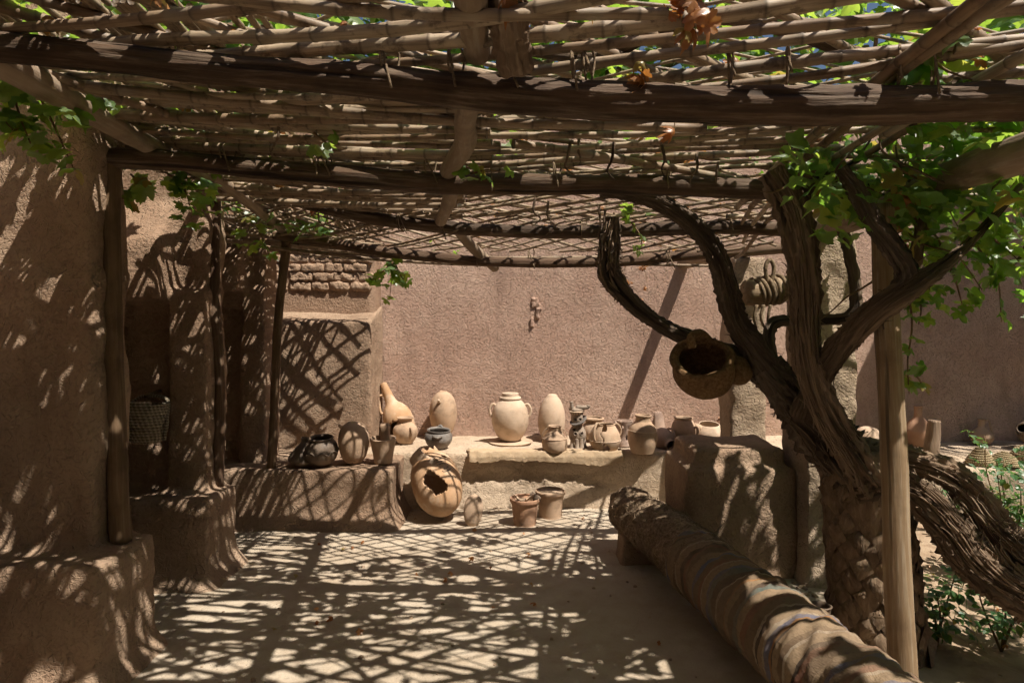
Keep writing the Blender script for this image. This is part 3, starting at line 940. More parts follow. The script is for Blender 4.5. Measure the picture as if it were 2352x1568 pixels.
# ------------------------------------------------------------------ vine leaves
def leaf_mesh(name, size, seed, mat, coarse=False, curl=0.35):
    rn = random.Random(seed)
    half = [(0, 1.0), (9, 0.80), (17, 0.84), (26, 0.66), (34, 0.58), (43, 0.76), (52, 0.90), (62, 0.80), (72, 0.80), (84, 0.60), (95, 0.54), (106, 0.66), (118, 0.74), (130, 0.60), (142, 0.60), (156, 0.46), (168, 0.36), (176, 0.16)]
    if coarse:
        half = [(0, 1.0), (14, 0.80), (32, 0.58), (52, 0.90), (70, 0.76), (94, 0.54), (117, 0.74), (145, 0.56), (172, 0.28)]
    pts = [(a, r) for a, r in half] + [(-a, r) for a, r in reversed(half[1:])]
    s = size / 1.75
    fold, cu, tw = rn.uniform(0.05, 0.6), rn.uniform(0.1, curl * 1.8), rn.uniform(-0.5, 0.5)

    def z(x, y):
        rr = x * x + y * y
        return abs(x) * fold - cu * rr + tw * x * y + 0.10 * mnoise.noise(Vector((x * 2.5 + seed, y * 2.5, seed)))
    v, f = [(0, 0, 0)], []
    k = len(pts)
    for fr in (0.5, 1.0):
        for a, r in pts:
            q = fr if fr == 1.0 else 0.55
            rr = r * q * (1 + rn.uniform(-0.05, 0.05)) if fr == 1.0 else (0.35 + 0.25 * r) * q * 1.2
            x, y = rr * math.sin(R(a)), rr * math.cos(R(a))
            v.append((x * s, y * s, z(x, y) * s))
    for i in range(k):
        j = (i + 1) % k
        f.append((0, 1 + j, 1 + i))
        f.append((1 + i, 1 + j, 1 + k + j, 1 + k + i))
    me = bpy.data.meshes.new(name)
    me.from_pydata(v, [], f)
    me.polygons.foreach_set('use_smooth', [True] * len(me.polygons))
    me.materials.append(M[mat])
    return me


LEAF = [leaf_mesh('vine_leaf', 0.115, i, 'leaf') for i in range(7)]
LEAFC = [leaf_mesh('vine_leaf_mass', 0.115, 20 + i, 'leaf', True) for i in range(5)]
LEAFD = [leaf_mesh('dried_leaf', 0.09, 40 + i, 'leaf_dry', False, 1.3) for i in range(5)]


def leaf_rot(rn, up=1.0):
    """leaves mostly face the sky and the sun"""
    nrm = Vector((0.25 + rn.gauss(0, 0.55), -0.35 + rn.gauss(0, 0.55), up + rn.gauss(0, 0.3))).normalized()
    return nrm.to_track_quat('Z', 'Y').to_matrix().to_4x4() @ Matrix.Rotation(rn.uniform(0, 6.283), 4, 'Z')


def leaf_mass(name, pts, meshes, label, mat, parent=None, cat=None, seed=1, smin=0.5, smax=1.3):
    rn = random.Random(seed)
    v, f = [], []
    src = [([x.co.copy() for x in m_.vertices], [tuple(p.vertices) for p in m_.polygons]) for m_ in meshes]
    for p in pts:
        mv, mf = rn.choice(src)
        mt = Matrix.Translation(p) @ leaf_rot(rn) @ Matrix.Scale(rn.uniform(smin, smax), 4)
        b = len(v)
        v += [mt @ x for x in mv]
        f += [tuple(i + b for i in q) for q in mf]
    return obj(name, dict(v=v, f=f), mat, parent, True, label, cat, None, 'stuff')


def spray(name, label, shoots, count, meshes=LEAF, seed=0, spread=0.07, smin=0.7, smax=1.15, up=0.8, r=0.006, mat='shoot', cat='vine shoot', group=None):
    """a hanging shoot with its own leaves, each leaf a part"""
    rn = random.Random(seed)
    base = Vector(shoots[0][0])
    t = thing(name, label, cat, base, group)
    paths = []
    for s in shoots:
        obj('stem', tube(s, [r, r * 0.35], 5, len(s) * 5, 0.15, 0, 3, 0, seed), mat, t)
        paths.append(catmull(s, 24))
    for k in range(count):
        pa = paths[k % len(paths)]
        p = pa[rn.randrange(2, 25)].copy() + Vector((rn.gauss(0, spread), rn.gauss(0, spread), rn.gauss(0, spread * 0.8)))
        o = bpy.data.objects.new('leaf', rn.choice(meshes))
        C.objects.link(o)
        o.parent = t
        o.matrix_local = Matrix.Translation(p - base) @ leaf_rot(rn, up) @ Matrix.Scale(rn.uniform(smin, smax), 4)
    return t


# the leaves that grow over the lattice (uncountable) : clumps, thicker towards the garden
rn = random.Random(11)
pts = []


def leaf_at(x, y, lift):
    pts.append(Vector((x, y, roof_z(min(max(x, -1.9), 1.7), y) + lift)))


for k in range(26):      # thick over the shaded benches
    x, y = rn.uniform(-1.8, -0.9), rn.uniform(1.0, 4.2)
    for j in range(rn.randrange(4, 11)):
        leaf_at(x + rn.gauss(0, 0.12), y + rn.gauss(0, 0.12), 0.09 + abs(rn.gauss(0, 0.05)))
for k in range(800):      # vine growing over the near canes, seen through the gaps
    x, y = rn.uniform(-2.1, 2.6), rn.uniform(1.9, 3.1)
    if mnoise.noise(Vector((x * 1.7, y * 1.7, 4.4))) > -0.2 and not (-0.3 < x < 1.8 and rn.random() < 0.85):
        leaf_at(x, y, rn.uniform(0.14, 0.2 + 0.45 * (y - 1.7)))
for k in range(20):       # loose clumps over the middle
    x, y = rn.uniform(-0.6, 1.7), rn.uniform(2.3, 3.2)
    for j in range(rn.randrange(3, 9)):
        leaf_at(x + rn.gauss(0, 0.10), y + rn.gauss(0, 0.10), 0.08 + abs(rn.gauss(0, 0.06)))
for k in range(1300):     # garden side and behind the camera
    x, y = rn.uniform(1.7, 5.2), rn.uniform(-2.0, 4.0)
    if mnoise.noise(Vector((x * 1.1, y * 1.1, 9.4))) > -0.25 and not (x > 2.6 and y > 2.9) and not (x < 3.4 and y > 1.3):
        leaf_at(x, y, rn.uniform(0.05, 0.45))
for k in range(900):
    x, y = rn.uniform(1.75, 3.9), rn.uniform(0.5, 2.8)
    if mnoise.noise(Vector((x * 2.6, y * 2.6, 1.4))) > -0.22 and (y < 1.5 or x > 2.75):
        leaf_at(x, y, rn.uniform(0.02, 0.4))
for k in range(700):  # unseen leaf cover behind the camera, added to cut light
    leaf_at(rn.uniform(-2.3, 2.3), rn.uniform(-2.8, 1.2), rn.uniform(0.08, 0.25))
dry = []
for k in range(110):
    x, y = rn.uniform(-1.9, 1.7), rn.uniform(1.5, 4.3)
    dry.append(Vector((x, y, roof_z(x, y) + rn.uniform(0.02, 0.09))))
leaf_mass('dry_leaf_litter', dry, LEAFD, 'dry brown leaves caught among the roof canes', 'leaf_dry', None, 'leaves', 15, 0.4, 0.9)
leaf_mass('vine_foliage', pts, LEAFC, 'sunlit green grape leaves spread over the cane lattice', 'leaf', None, 'foliage', 5)

# garden side canopy : hangs below the roof at the edge
pts = []
for k in range(1500):
    x = rn.uniform(1.45, 3.4)
    y = rn.uniform(2.2, 4.1)
    z = rn.uniform(2.0, 2.7) - 0.25 * max(0, mnoise.noise(Vector((x * 2, y * 2, 3))))
    if mnoise.noise(Vector((x * 2.2, y * 2.2, z * 2.2))) > -0.12 and not (x < 2.35 and y > 3.25 and rn.random() < 0.85):
        pts.append(Vector((x, y, z)))
for n_, x0, x1, y0, y1, d0, d1 in ((300, 2090, 2500, -60, 330, 2.05, 3.0), (230, -60, 2000, -70, 80, 2.3, 3.4), (210, 1800, 2420, 330, 560, 2.35, 3.3), (60, 0, 260, 60, 260, 2.3, 2.8), (90, 1150, 2000, -60, 90, 2.05, 2.7), (90, 0, 700, -60, 60, 2.05, 2.5)):
    for k in range(n_):
        p = P(rn.uniform(x0, x1), rn.uniform(y0, y1), rn.uniform(d0, d1))
        if mnoise.noise(p * 2.0) > -0.28 and p.z > 1.9:
            pts.append(p)
leaf_mass('vine_foliage', pts, LEAFC, 'dense dark and bright grape leaves massed over the twisted limbs', 'leaf', None, 'foliage', 6)

# trees standing beyond the wall, glimpsed between the canes
for k, (cx, cy, cz, rx, rz, nl, lab) in enumerate(((-1.6, 7.4, 4.45, 2.1, 1.6, 1700, 'leafy green tree beyond the brick wall, glimpsed between canes'), (1.2, 7.7, 4.5, 2.1, 1.6, 1700, 'leafy green tree beyond the pink wall, glimpsed between canes'),
                                                    (4.2, 7.5, 4.7, 2.0, 1.5, 800, 'leafy green tree beyond the awning end of the wall'))):
    tr = thing('garden_tree', lab, 'tree', (cx, cy, 0))
    obj('trunk', tube([(cx, cy, -0.1), (cx + 0.1, cy, 2.0), (cx - 0.05, cy, 3.6), (cx, cy, 4.8)], [0.16, 0.12, 0.09, 0.04], 12, 24, 0.15), 'bark', tr)
    for j in range(5):
        a = j * 1.26 + k
        obj('branch', tube([(cx, cy, 3.4 + 0.2 * j), (cx + 0.7 * math.cos(a), cy + 0.4 * math.sin(a), 4.2 + 0.1 * j), (cx + 1.3 * math.cos(a), cy + 0.7 * math.sin(a), 4.8)], [0.05, 0.03, 0.012], 8, 14, 0.15), 'bark', tr)
    cp = []
    while len(cp) < nl:
        q = Vector((rn.uniform(-1, 1), rn.uniform(-1, 1), rn.uniform(-1, 1)))
        if q.length < 1 and mnoise.noise(q * 2.3 + Vector((k * 9, 0, 0))) > -0.15:
            cp.append(Vector((cx + q.x * rx, cy + q.y * 0.9, cz + q.z * rz)))
    leaf_mass('crown', cp, LEAFC, None, 'leaf', tr, None, 70 + k, 1.3, 2.6)

spray('vine_shoot', 'leafy vine shoot hanging at the shaded eave before the nearest pier',
      [[P(20, 150, 2.3), P(40, 250, 2.25), P(70, 330, 2.2)], [P(60, 160, 2.4), P(120, 280, 2.4), P(170, 390, 2.4)], [P(-40, 180, 2.2), P(0, 260, 2.2), P(30, 300, 2.2)]], 60, LEAF, 21, 0.055)
spray('vine_shoot', 'leafy vine shoot hanging between the split post and the second pier',
      [[P(360, 385, 3.3), P(420, 420, 3.3), P(470, 450, 3.35)], [P(300, 400, 3.2), P(330, 430, 3.2), P(300, 440, 3.15)], [P(400, 380, 3.3), P(430, 450, 3.3), P(440, 500, 3.3)]], 60, LEAF, 22, 0.06)
spray('vine_shoot', 'leafy vine shoot around the top of the slanting post',
      [[P(520, 440, 4.2), P(590, 490, 4.25), P(640, 520, 4.3)], [P(560, 470, 4.2), P(600, 540, 4.2), P(615, 600, 4.2)], [P(690, 490, 4.3), P(740, 500, 4.3), P(700, 520, 4.3)]], 54, LEAF, 23, 0.065)
spray('vine_shoot', 'small bunch of leaves dangling alone before the pink wall',
      [[P(905, 590, 4.5), P(900, 630, 4.5), P(895, 690, 4.5)], [P(905, 600, 4.5), P(860, 640, 4.5), P(850, 640, 4.5)], [P(905, 600, 4.5), P(925, 640, 4.5), P(930, 630, 4.5)]], 22, LEAF, 24, 0.035, 0.75, 1.1)
spray('vine_shoot', 'leafy shoot hanging down beside the tall peeled post',
      [[P(2080, 640, 2.75), P(2095, 740, 2.72), P(2085, 830, 2.7), P(2088, 905, 2.7)], [P(2090, 640, 2.75), P(2115, 700, 2.75), P(2110, 745, 2.75)], [P(2092, 850, 2.7), P(2110, 870, 2.7), P(2118, 885, 2.7)]], 30, LEAF, 25, 0.028, 0.55, 0.9)
spray('vine_shoot', 'bright backlit leafy shoot hanging over the shaded garden wall',
      [[P(2090, 650, 2.8), P(2220, 550, 2.75), P(2330, 420, 2.7)], [P(2180, 600, 2.78), P(2200, 660, 2.78), P(2210, 700, 2.78)], [P(2240, 560, 2.75), P(2290, 640, 2.75), P(2300, 740, 2.75)], [P(2270, 540, 2.75), P(2320, 580, 2.72), P(2340, 600, 2.7)]], 70, LEAF, 26, 0.055, 0.6, 1.05)
spray('vine_shoot', 'leaves hanging from the third beam beside the bent limb',
      [[P(1440, 500, 3.8), P(1470, 540, 3.8), P(1475, 580, 3.8)], [P(1430, 500, 3.7), P(1450, 490, 3.7), P(1500, 480, 3.7)]], 12, LEAF, 27, 0.04, 0.6, 0.95)
spray('vine_shoot', 'leaves crowding under the lattice above the forked limb',
      [[P(1800, 370, 3.0), P(1880, 400, 2.9), P(1960, 380, 2.8)], [P(1900, 400, 2.8), P(1990, 430, 2.75), P(2080, 470, 2.7)], [P(2050, 380, 2.6), P(2150, 440, 2.6), P(2200, 520, 2.6)], [P(2100, 500, 2.75), P(2160, 560, 2.75), P(2110, 600, 2.75)]], 110, LEAF, 28, 0.07, 0.7, 1.15)
spray('vine_shoot', 'big grey-green leaves lying on the canes above the nearest beam',
      [[P(2130, 120, 1.95), P(2170, 160, 1.95), P(2250, 190, 2.0)], [P(2120, 140, 2.0), P(2100, 190, 2.0), P(2080, 200, 2.0)]], 14, LEAF, 29, 0.05, 0.9, 1.3)
spray('vine_shoot', 'few leaves poking down through the middle of the lattice',
      [[P(720, 305, 2.6), P(745, 325, 2.6), P(750, 330, 2.6)]], 4, LEAF, 30, 0.025, 0.6, 0.9)
spray('vine_shoot', 'few leaves under the second beam beside the crooked pole',
      [[P(1080, 400, 2.8), P(1120, 390, 2.8), P(1150, 395, 2.8)]], 7, LEAF, 31, 0.03, 0.6, 0.9)
spray('vine_shoot', 'small leaves along the far eave log below the short pole',
      [[P(990, 540, 4.5), P(1010, 570, 4.5), P(1060, 590, 4.5)]], 7, LEAF, 33, 0.04, 0.5, 0.9)
spray('dried_leaf_cluster', 'big rust-orange cluster of dried leaves hanging before the near canes',
      [[P(1560, -10, 1.62), P(1590, 40, 1.62), P(1600, 90, 1.62)]], 13, LEAFD, 34, 0.022, 0.6, 1.0, 0.2, 0.003, 'shoot', 'dried leaves')
spray('dried_leaf_cluster', 'small orange cluster of dried leaves on top of the nearest beam',
      [[P(1475, 140, 1.85), P(1478, 170, 1.85), P(1485, 195, 1.85)]], 6, LEAFD, 35, 0.014, 0.45, 0.75, 0.2, 0.003, 'shoot', 'dried leaves')
spray('dried_leaf_cluster', 'dried brown leaves dangling below the far eave log',
      [[P(1450, 590, 4.8), P(1480, 620, 4.8), P(1490, 690, 4.8)], [P(1440, 600, 4.8), P(1430, 640, 4.8), P(1440, 650, 4.8)], [P(1470, 560, 4.7), P(1540, 570, 4.7), P(1580, 580, 4.7)]], 26, LEAFD, 36, 0.03, 0.35, 0.7, 0.2, 0.003, 'shoot', 'dried leaves')
spray('dried_leaf_cluster', 'orange dried leaves beside the stout dark upright limb',
      [[P(2080, 450, 2.6), P(2070, 500, 2.6), P(2075, 560, 2.6)]], 10, LEAFD, 37, 0.02, 0.45, 0.8, 0.2, 0.003, 'shoot', 'dried leaves')
spray('dried_leaf_cluster', 'single curled brown leaf pair under the nearest beam',
      [[P(1550, 280, 2.0), P(1549, 300, 2.0), P(1548, 312, 2.0)]], 2, LEAFD, 38, 0.006, 0.5, 0.7, 0.2, 0.002, 'shoot', 'dried leaves')

# ------------------------------------------------------------------ grape vine: trunk and limbs
vine = thing('grape_vine', 'old gnarled grape vine with twisting shaggy limbs climbing to the roof', 'vine', P(2400, 1500, 2.9))


LIMBS = []


def limb(pts, radii, mat, seed, sides=60, ridge=0.34, name='limb', twist=2.5, per=16, kr=2.6):
    o = obj(name, tube(pts, radii, sides, len(pts) * per, 0.22, ridge, kr, twist, seed, 5.0), mat, vine)
    LIMBS.append(o)
    return o


def strips(pts, radii, count, seed, mat='bark_pale', tmin=0.15, tmax=0.5, r=0.004, name='bark_strip', on=None):
    """shreds of peeling bark running along a limb"""
    rn = random.Random(seed)
    path = catmull(pts, 60)
    ds = []
    for k in range(count):
        a0 = rn.random() * 0.85
        a1 = min(1.0, a0 + rn.uniform(tmin, tmax))
        th = rn.uniform(0, 6.283)
        tw = rn.uniform(-1.5, 1.5)
        q = []
        m_ = 9
        for i in range(m_ + 1):
            s = lerp(a0, a1, i / m_)
            j = min(59, int(s * 60))
            p = path[j].lerp(path[j + 1], s * 60 - j)
            t_ = (path[j + 1] - path[j]).normalized()
            a = t_.cross(Vector((0.3, 1, 0.2))).normalized()
            b = t_.cross(a)
            kx = s * (len(radii) - 1)
            jj = min(int(kx), len(radii) - 2)
            rr = lerp(radii[jj], radii[jj + 1], kx - jj)
            lift = 1.04 + 0.22 * mnoise.noise(Vector((s * 7, k, seed))) + (0.5 * rn.random() * (i in (0, m_)))
            q.append(p + (a * math.cos(th + tw * s) + b * math.sin(th + tw * s)) * rr * lift)
        ds.append(tube(q, [r * 0.5, r * rn.uniform(0.7, 1.4), r * 0.3], 4, m_ * 2, 0, 0, 3, 0, k, 3, 0.6, False))
    return obj(name, join(*ds), mat, on or LIMBS[-1], True, None, None, None, 'stuff')


TA = [P(2010, 1120, 3.0), P(1950, 1060, 3.02), P(1880, 985, 3.1), P(1815, 905, 3.15), P(1760, 840, 3.18)]
limb(TA, [0.125, 0.12, 0.105, 0.09, 0.075], 'bark_dark', 1.1, 72, 0.42, 'trunk', 1.8, 24)
strips(TA, [0.125, 0.12, 0.105, 0.09, 0.075], 90, 41, 'bark', 0.1, 0.4, 0.006)
LA = [P(1800, 890, 3.15), P(1735, 800, 3.18), P(1692, 740, 3.2), P(1672, 670, 3.2), P(1655, 610, 3.2), P(1620, 545, 3.2), P(1560, 490, 3.2), P(1480, 452, 3.2), P(1380, 436, 3.2)]
RA = [0.065, 0.062, 0.055, 0.05, 0.048, 0.045, 0.042, 0.04, 0.034]
limb(LA, RA, 'bark_dark', 2.3)
strips(LA, RA, 90, 42, 'bark', 0.05, 0.22, 0.0045)
LB = [P(2000, 1110, 2.92), P(1960, 1050, 2.9), P(1905, 960, 2.88), P(1868, 870, 2.88), P(1850, 770, 2.88), P(1848, 660, 2.88), P(1838, 560, 2.88), P(1815, 470, 2.9), P(1770, 395, 2.92)]
RB = [0.075, 0.066, 0.06, 0.056, 0.056, 0.058, 0.062, 0.066, 0.062]
limb(LB, RB, 'bark_pale', 3.7, 72, 0.42, 'limb', 1.2, 20)
strips(LB, RB, 150, 3, 'bark_pale', 0.08, 0.35, 0.005)
LC = [P(1845, 960, 3.0), P(1880, 870, 2.92), P(1935, 790, 2.72), P(2010, 715, 2.46), P(2105, 652, 2.40), P(2180, 600, 2.42), P(2262, 520, 2.5), P(2345, 425, 2.6)]
RC = [0.055, 0.05, 0.047, 0.046, 0.038, 0.024, 0.013, 0.010]
limb(LC, RC, 'bark', 4.9)
limb([P(2060, 690, 2.43), P(2082, 630, 2.43), P(2050, 570, 2.45), P(2005, 510, 2.5), P(1970, 440, 2.55), P(1935, 390, 2.6)], [0.045, 0.042, 0.038, 0.035, 0.03, 0.025], 'bark_dark', 5.3)
limb([P(2090, 640, 2.8), P(2110, 560, 2.78), P(2115, 480, 2.75), P(2130, 370, 2.7)], [0.03, 0.024, 0.02, 0.016], 'bark', 6.3, 20)
LD = [P(1790, 905, 3.25), P(1700, 825, 3.28), P(1600, 785, 3.3), P(1500, 735, 3.32), P(1440, 685, 3.35), P(1402, 630, 3.38), P(1400, 570, 3.4), P(1408, 500, 3.4)]
RD = [0.05, 0.045, 0.042, 0.038, 0.044, 0.056, 0.052, 0.034]
limb(LD, RD, 'bark_dark', 7.1)
LE = [P(1825, 930, 3.35), P(1785, 870, 3.4), P(1765, 800, 3.45), P(1775, 745, 3.5), P(1840, 735, 3.5), P(1950, 725, 3.4), P(1965, 660, 3.4), P(1950, 580, 3.4), P(1935, 530, 3.45)]
limb(LE, [0.045, 0.04, 0.036, 0.032, 0.028, 0.026, 0.03, 0.03, 0.028], 'bark_dark', 8.3, 28, 0.3)
# arching root limbs on the garden side
L1 = [P(1935, 1080, 3.02), P(2020, 1050, 2.98), P(2090, 1056, 2.96), P(2170, 1085, 2.95), P(2235, 1140, 2.9), P(2285, 1215, 2.85), P(2360, 1290, 2.8), P(2460, 1400, 2.78), P(2560, 1540, 2.78)]
R1 = [0.075, 0.062, 0.055, 0.055, 0.06, 0.07, 0.085, 0.095, 0.11]
limb(L1, R1, 'bark_pale', 9.9, 72, 0.5, 'limb', 2.0, 20)
L2 = [P(1960, 1120, 2.95), P(2030, 1105, 2.9), P(2100, 1130, 2.85), P(2170, 1200, 2.8), P(2220, 1270, 2.76), P(2290, 1330, 2.72), P(2380, 1380, 2.7), P(2480, 1450, 2.7)]
R2 = [0.07, 0.065, 0.062, 0.07, 0.078, 0.08, 0.085, 0.10]
limb(L2, R2, 'bark', 10.7, 72, 0.5, 'limb', 2.0, 20)
strips(L1, R1, 190, 8, 'bark_pale', 0.06, 0.3, 0.006)
strips(L2, R2, 230, 9, 'bark_pale', 0.06, 0.3, 0.006)
strips([(L1[i] + L2[i]) / 2 for i in range(2, 8)], [0.08, 0.10, 0.11, 0.12], 150, 10, 'bark', 0.1, 0.4, 0.005)
strips(LC, RC, 70, 14, 'bark', 0.06, 0.25, 0.0045)
# knobby shreds on the bent limb
strips(LD[4:], RD[4:], 120, 12, 'bark_pale', 0.08, 0.3, 0.0065)
# limbs over the roof, seen only as gaps and shadows
for k, (a, b, c, d) in enumerate((((1.2, 2.7), (0.5, 2.4), (-0.1, 2.75), (-0.9, 2.6)), ((1.4, 2.2), (0.6, 1.85), (0.2, 2.1), (-0.6, 1.7)), ((0.9, 3.1), (0.4, 3.4), (-0.3, 3.2), (-1.2, 3.6)),
                                  ((1.3, 3.0), (1.1, 2.6), (0.7, 2.55), (0.55, 2.2)))):
    limb([Vector((p[0], p[1], roof_z(*p) + 0.085)) for p in (a, b, c, d)], [0.022, 0.02, 0.016, 0.01], 'bark', 20.0 + k, 12, 0.2, 'limb', 1, 8)
limb([P(1150, -60, 1.62), P(1165, 20, 1.66), P(1172, 95, 1.75), P(1186, 165, 1.83)], [0.05, 0.05, 0.046, 0.036], 'bark_pale', 31.0, 30, 0.45, 'stump')

rn = random.Random(61)
for k in range(26):
    p = P(rn.uniform(1780, 2330), rn.uniform(380, 640), rn.uniform(2.45, 3.2))
    q = [p]
    dr = Vector((rn.uniform(-1, 1), rn.uniform(-0.5, 0.5), rn.uniform(-0.4, 0.8))).normalized()
    for j in range(5):
        dr = (dr + Vector((rn.gauss(0, 0.35), rn.gauss(0, 0.35), rn.gauss(0, 0.35)))).normalized()
        q.append(q[-1] + dr * rn.uniform(0.05, 0.12))
    r0 = rn.uniform(0.004, 0.011)
    obj('twig', tube(q, [r0, r0 * 0.4], 7, 30, 0.3, 0, 3, 0, k), 'bark' if k % 2 else 'shoot', vine)

TWIG = ['long curled twig dangling just before the second beam near mid-roof', 'dark forked-looking twig dangling beside the longest hanging twig', 'stubby dark twig hanging behind the nearest beam at mid-roof',
        'thin twig hanging above the bend of the vine limb', 'twig hanging above the second beam near the pale thick limb', 'longest thin twig dangling below the second beam by the bent limb',
        'short twig dangling below the second beam before the third beam', 'shortest twig hanging under the second beam near mid-roof', 'twig dangling beside the knotted limb tip',
        'lone thin twig hanging over the shaded half of the lattice', 'twig dangling next to the top of the pale thick limb', 'small twig hanging from the far eave by the lone leaf bunch']
# thin twigs dangling from the lattice
for k, (x, y, d, l) in enumerate(((1410, 345, 2.5, 75), (1310, 345, 2.6, 60), (1330, 335, 2.7, 40), (1520, 350, 2.7, 55), (1600, 370, 2.8, 60), (1375, 490, 3.4, 90), (1260, 480, 3.5, 60), (1230, 470, 3.5, 50), (1390, 500, 3.6, 70), (640, 300, 2.6, 55), (1650, 390, 2.9, 70), (840, 560, 4.7, 40))):
    rn = random.Random(90 + k)
    q = [P(x, y - 18, d), P(x + rn.uniform(-8, 8), y + l * 0.3, d), P(x + rn.uniform(-18, 18), y + l * 0.65, d + 0.03), P(x + rn.uniform(-30, 30), y + l, d + 0.03)]
    obj('hanging_twig', tube(q, [0.007, 0.006, 0.004, 0.002], 6, 14, 0.3, 0, 3, 0, k), 'bark', None, True, TWIG[k], 'twig', 'dry twigs dangling from the lattice')

# palm trunk under the vine
pt = thing('palm_stump', 'old palm stump with diamond leaf-base scars carrying the vine', 'palm stump', (1.72, 3.02, 0))
obj('core', tube([(1.78, 3.05, -0.1), (1.74, 3.04, 0.3), (1.70, 3.03, 0.7), (1.68, 3.02, 0.98)], [0.20, 0.185, 0.18, 0.17], 26, 30, 0.12, 0.1, 2, 0.4, 3.0), 'palm', pt)
sv = [(-0.055, 0, 0), (0, 0, -0.075), (0.055, 0, 0), (0, 0, 0.06), (-0.03, 0.016, 0.0), (0, 0.018, -0.042), (0.03, 0.016, 0.0), (0, 0.024, 0.036)]
sf = [(0, 1, 5, 4), (1, 2, 6, 5), (2, 3, 7, 6), (3, 0, 4, 7), (4, 5, 6, 7)]
SM = []
for k in range(4):
    me = bpy.data.meshes.new('leaf_base')
    rn = random.Random(k)
    bmv = [Vector(p) + Vector((rn.uniform(-.008, .008), rn.uniform(-.006, .006), rn.uniform(-.008, .008))) for p in sv]
    me.from_pydata(bmv, [], sf)
    at = me.attributes.new('gco', 'FLOAT_VECTOR', 'POINT')
    at.data.foreach_set('vector', [c for p in bmv for c in p])
    me.polygons.foreach_set('use_smooth', [True] * len(me.polygons))
    me.materials.append(M['palm'])
    SM.append(me)
rn = random.Random(5)
for row in range(13):
    for k in range(11):
        z = 0.04 + row * 0.068
        a = 2 * math.pi * (k + 0.5 * (row % 2)) / 11
        cx = interp(z, [(0, 1.765), (0.3, 1.74), (0.7, 1.70), (1, 1.68)])
        rr = interp(z, [(0, 0.196), (0.3, 0.183), (0.98, 0.168)])
        if math.sin(a) > 0.55:
            continue
        o = bpy.data.objects.new('leaf_base', rn.choice(SM))
        C.objects.link(o)
        o.parent = pt
        pos = Vector((cx + math.cos(a) * rr, 3.035 + math.sin(a) * rr, z)) - Vector((1.72, 3.02, 0))
        big = 1.0 if not (math.cos(a) > 0.55 and rn.random() < 0.35) else 1.5
        pos += Vector((0, 0, rn.uniform(-0.014, 0.014)))
        o.matrix_local = Matrix.Translation(pos) @ Matrix.Rotation(a - math.pi / 2 + rn.uniform(-0.15, 0.15), 4, 'Z') @ Matrix.Rotation(R(rn.uniform(-14, 20)), 4, 'X') @ Matrix.Rotation(R(rn.uniform(-16, 16)), 4, 'Y') @ Matrix.Scale(big * rn.uniform(0.8, 1.25), 4)

# ------------------------------------------------------------------ pots
def lathe(prof, seg=56, rows=44, wob=0.02, seed=0.0, hole=None, close=True):
    """prof = [(r, z)...] from bottom centre to rim ; hole(angle, z, r) -> True removes the wall there"""
    pr = catmull([Vector((r, 0, z)) for r, z in prof], rows)
    v, f, gco = [], [], []
    for i, p in enumerate(pr):
        for s in range(seg):
            th = 2 * math.pi * s / seg
            r = max(p.x, 0.0005) * (1 + wob * mnoise.noise(Vector((math.cos(th) * 1.2 + seed, math.sin(th) * 1.2, p.z * 6 + seed))))
            v.append(Vector((math.cos(th) * r, math.sin(th) * r, p.z)))
            gco.append((math.cos(th) * 0.1, math.sin(th) * 0.1, p.z))
    for i in range(len(pr) - 1):
        for s in range(seg):
            s2 = (s + 1) % seg
            if hole:
                th = 2 * math.pi * (s + 0.5) / seg
                if hole(th, (pr[i].z + pr[i + 1].z) / 2, pr[i].x):
                    continue
            f.append((i * seg + s, i * seg + s2, (i + 1) * seg + s2, (i + 1) * seg + s))
    if close:
        f.append(tuple(reversed(range(seg))))
    return dict(v=v, f=f, gco=gco)


def rotm(rx=0, ry=0, rz=0):
    return Matrix.Rotation(R(rz), 4, 'Z') @ Matrix.Rotation(R(ry), 4, 'Y') @ Matrix.Rotation(R(rx), 4, 'X')


def pot(name, label, cat, loc, prof, mat, rot=(0, 0, 0), thick=0.008, handles=(), seed=0.0, hole=None, seg=56, wob=0.025, sub=None, lip=None, rows=44):
    t = thing(name, label, cat, loc)
    m = Matrix.Translation(loc) @ rotm(*rot)
    o = obj('body', xf(lathe(prof, seg, rows, wob, seed, hole), m), mat, t)
    if thick:
        s = o.modifiers.new('wall', 'SOLIDIFY')
        s.thickness = thick
        s.offset = -1
    for hp, hr in handles:
        obj('handle', xf(tube(hp, hr, 10, 18, 0.1, 0, 3, 0, seed), m), mat, t)
    if lip:
        obj('rim', xf(ring(*lip), m), mat, t)
    return t, m


def ring(r, z, tr, seg=40, tw=8, cx=0, cy=0):
    v, f, g_ = [], [], []
    for i in range(seg):
        a = 2 * math.pi * i / seg
        for j in range(tw):
            b = 2 * math.pi * j / tw
            q = r + tr * math.cos(b)
            v.append(Vector((cx + q * math.cos(a), cy + q * math.sin(a), z + tr * math.sin(b))))
            g_.append((math.cos(a) * 0.1, math.sin(a) * 0.1, z))
    for i in range(seg):
        for j in range(tw):
            i2, j2 = (i + 1) % seg, (j + 1) % tw
            f.append((i * tw + j, i2 * tw + j, i2 * tw + j2, i * tw + j2))
    return dict(v=v, f=f, gco=g_)


def ear(r_at, z0, z1, out, ang, tr=0.011):
    """loop handle on the wall at angle ang from height z0 to z1"""
    c, s = math.cos(R(ang)), math.sin(R(ang))
    pr = [(r_at(z1) - 0.008, z1), (r_at(z1) + out * 0.8, z1 + 0.012), (r_at((z0 + z1) / 2) + out, (z0 + z1) / 2 + 0.01), (r_at(z0) + out * 0.35, z0 + 0.005), (r_at(z0) - 0.008, z0 - 0.012)]
    return [Vector((q * c, q * s, z)) for q, z in pr], [tr, tr * 0.9, tr * 0.85, tr * 0.9, tr]


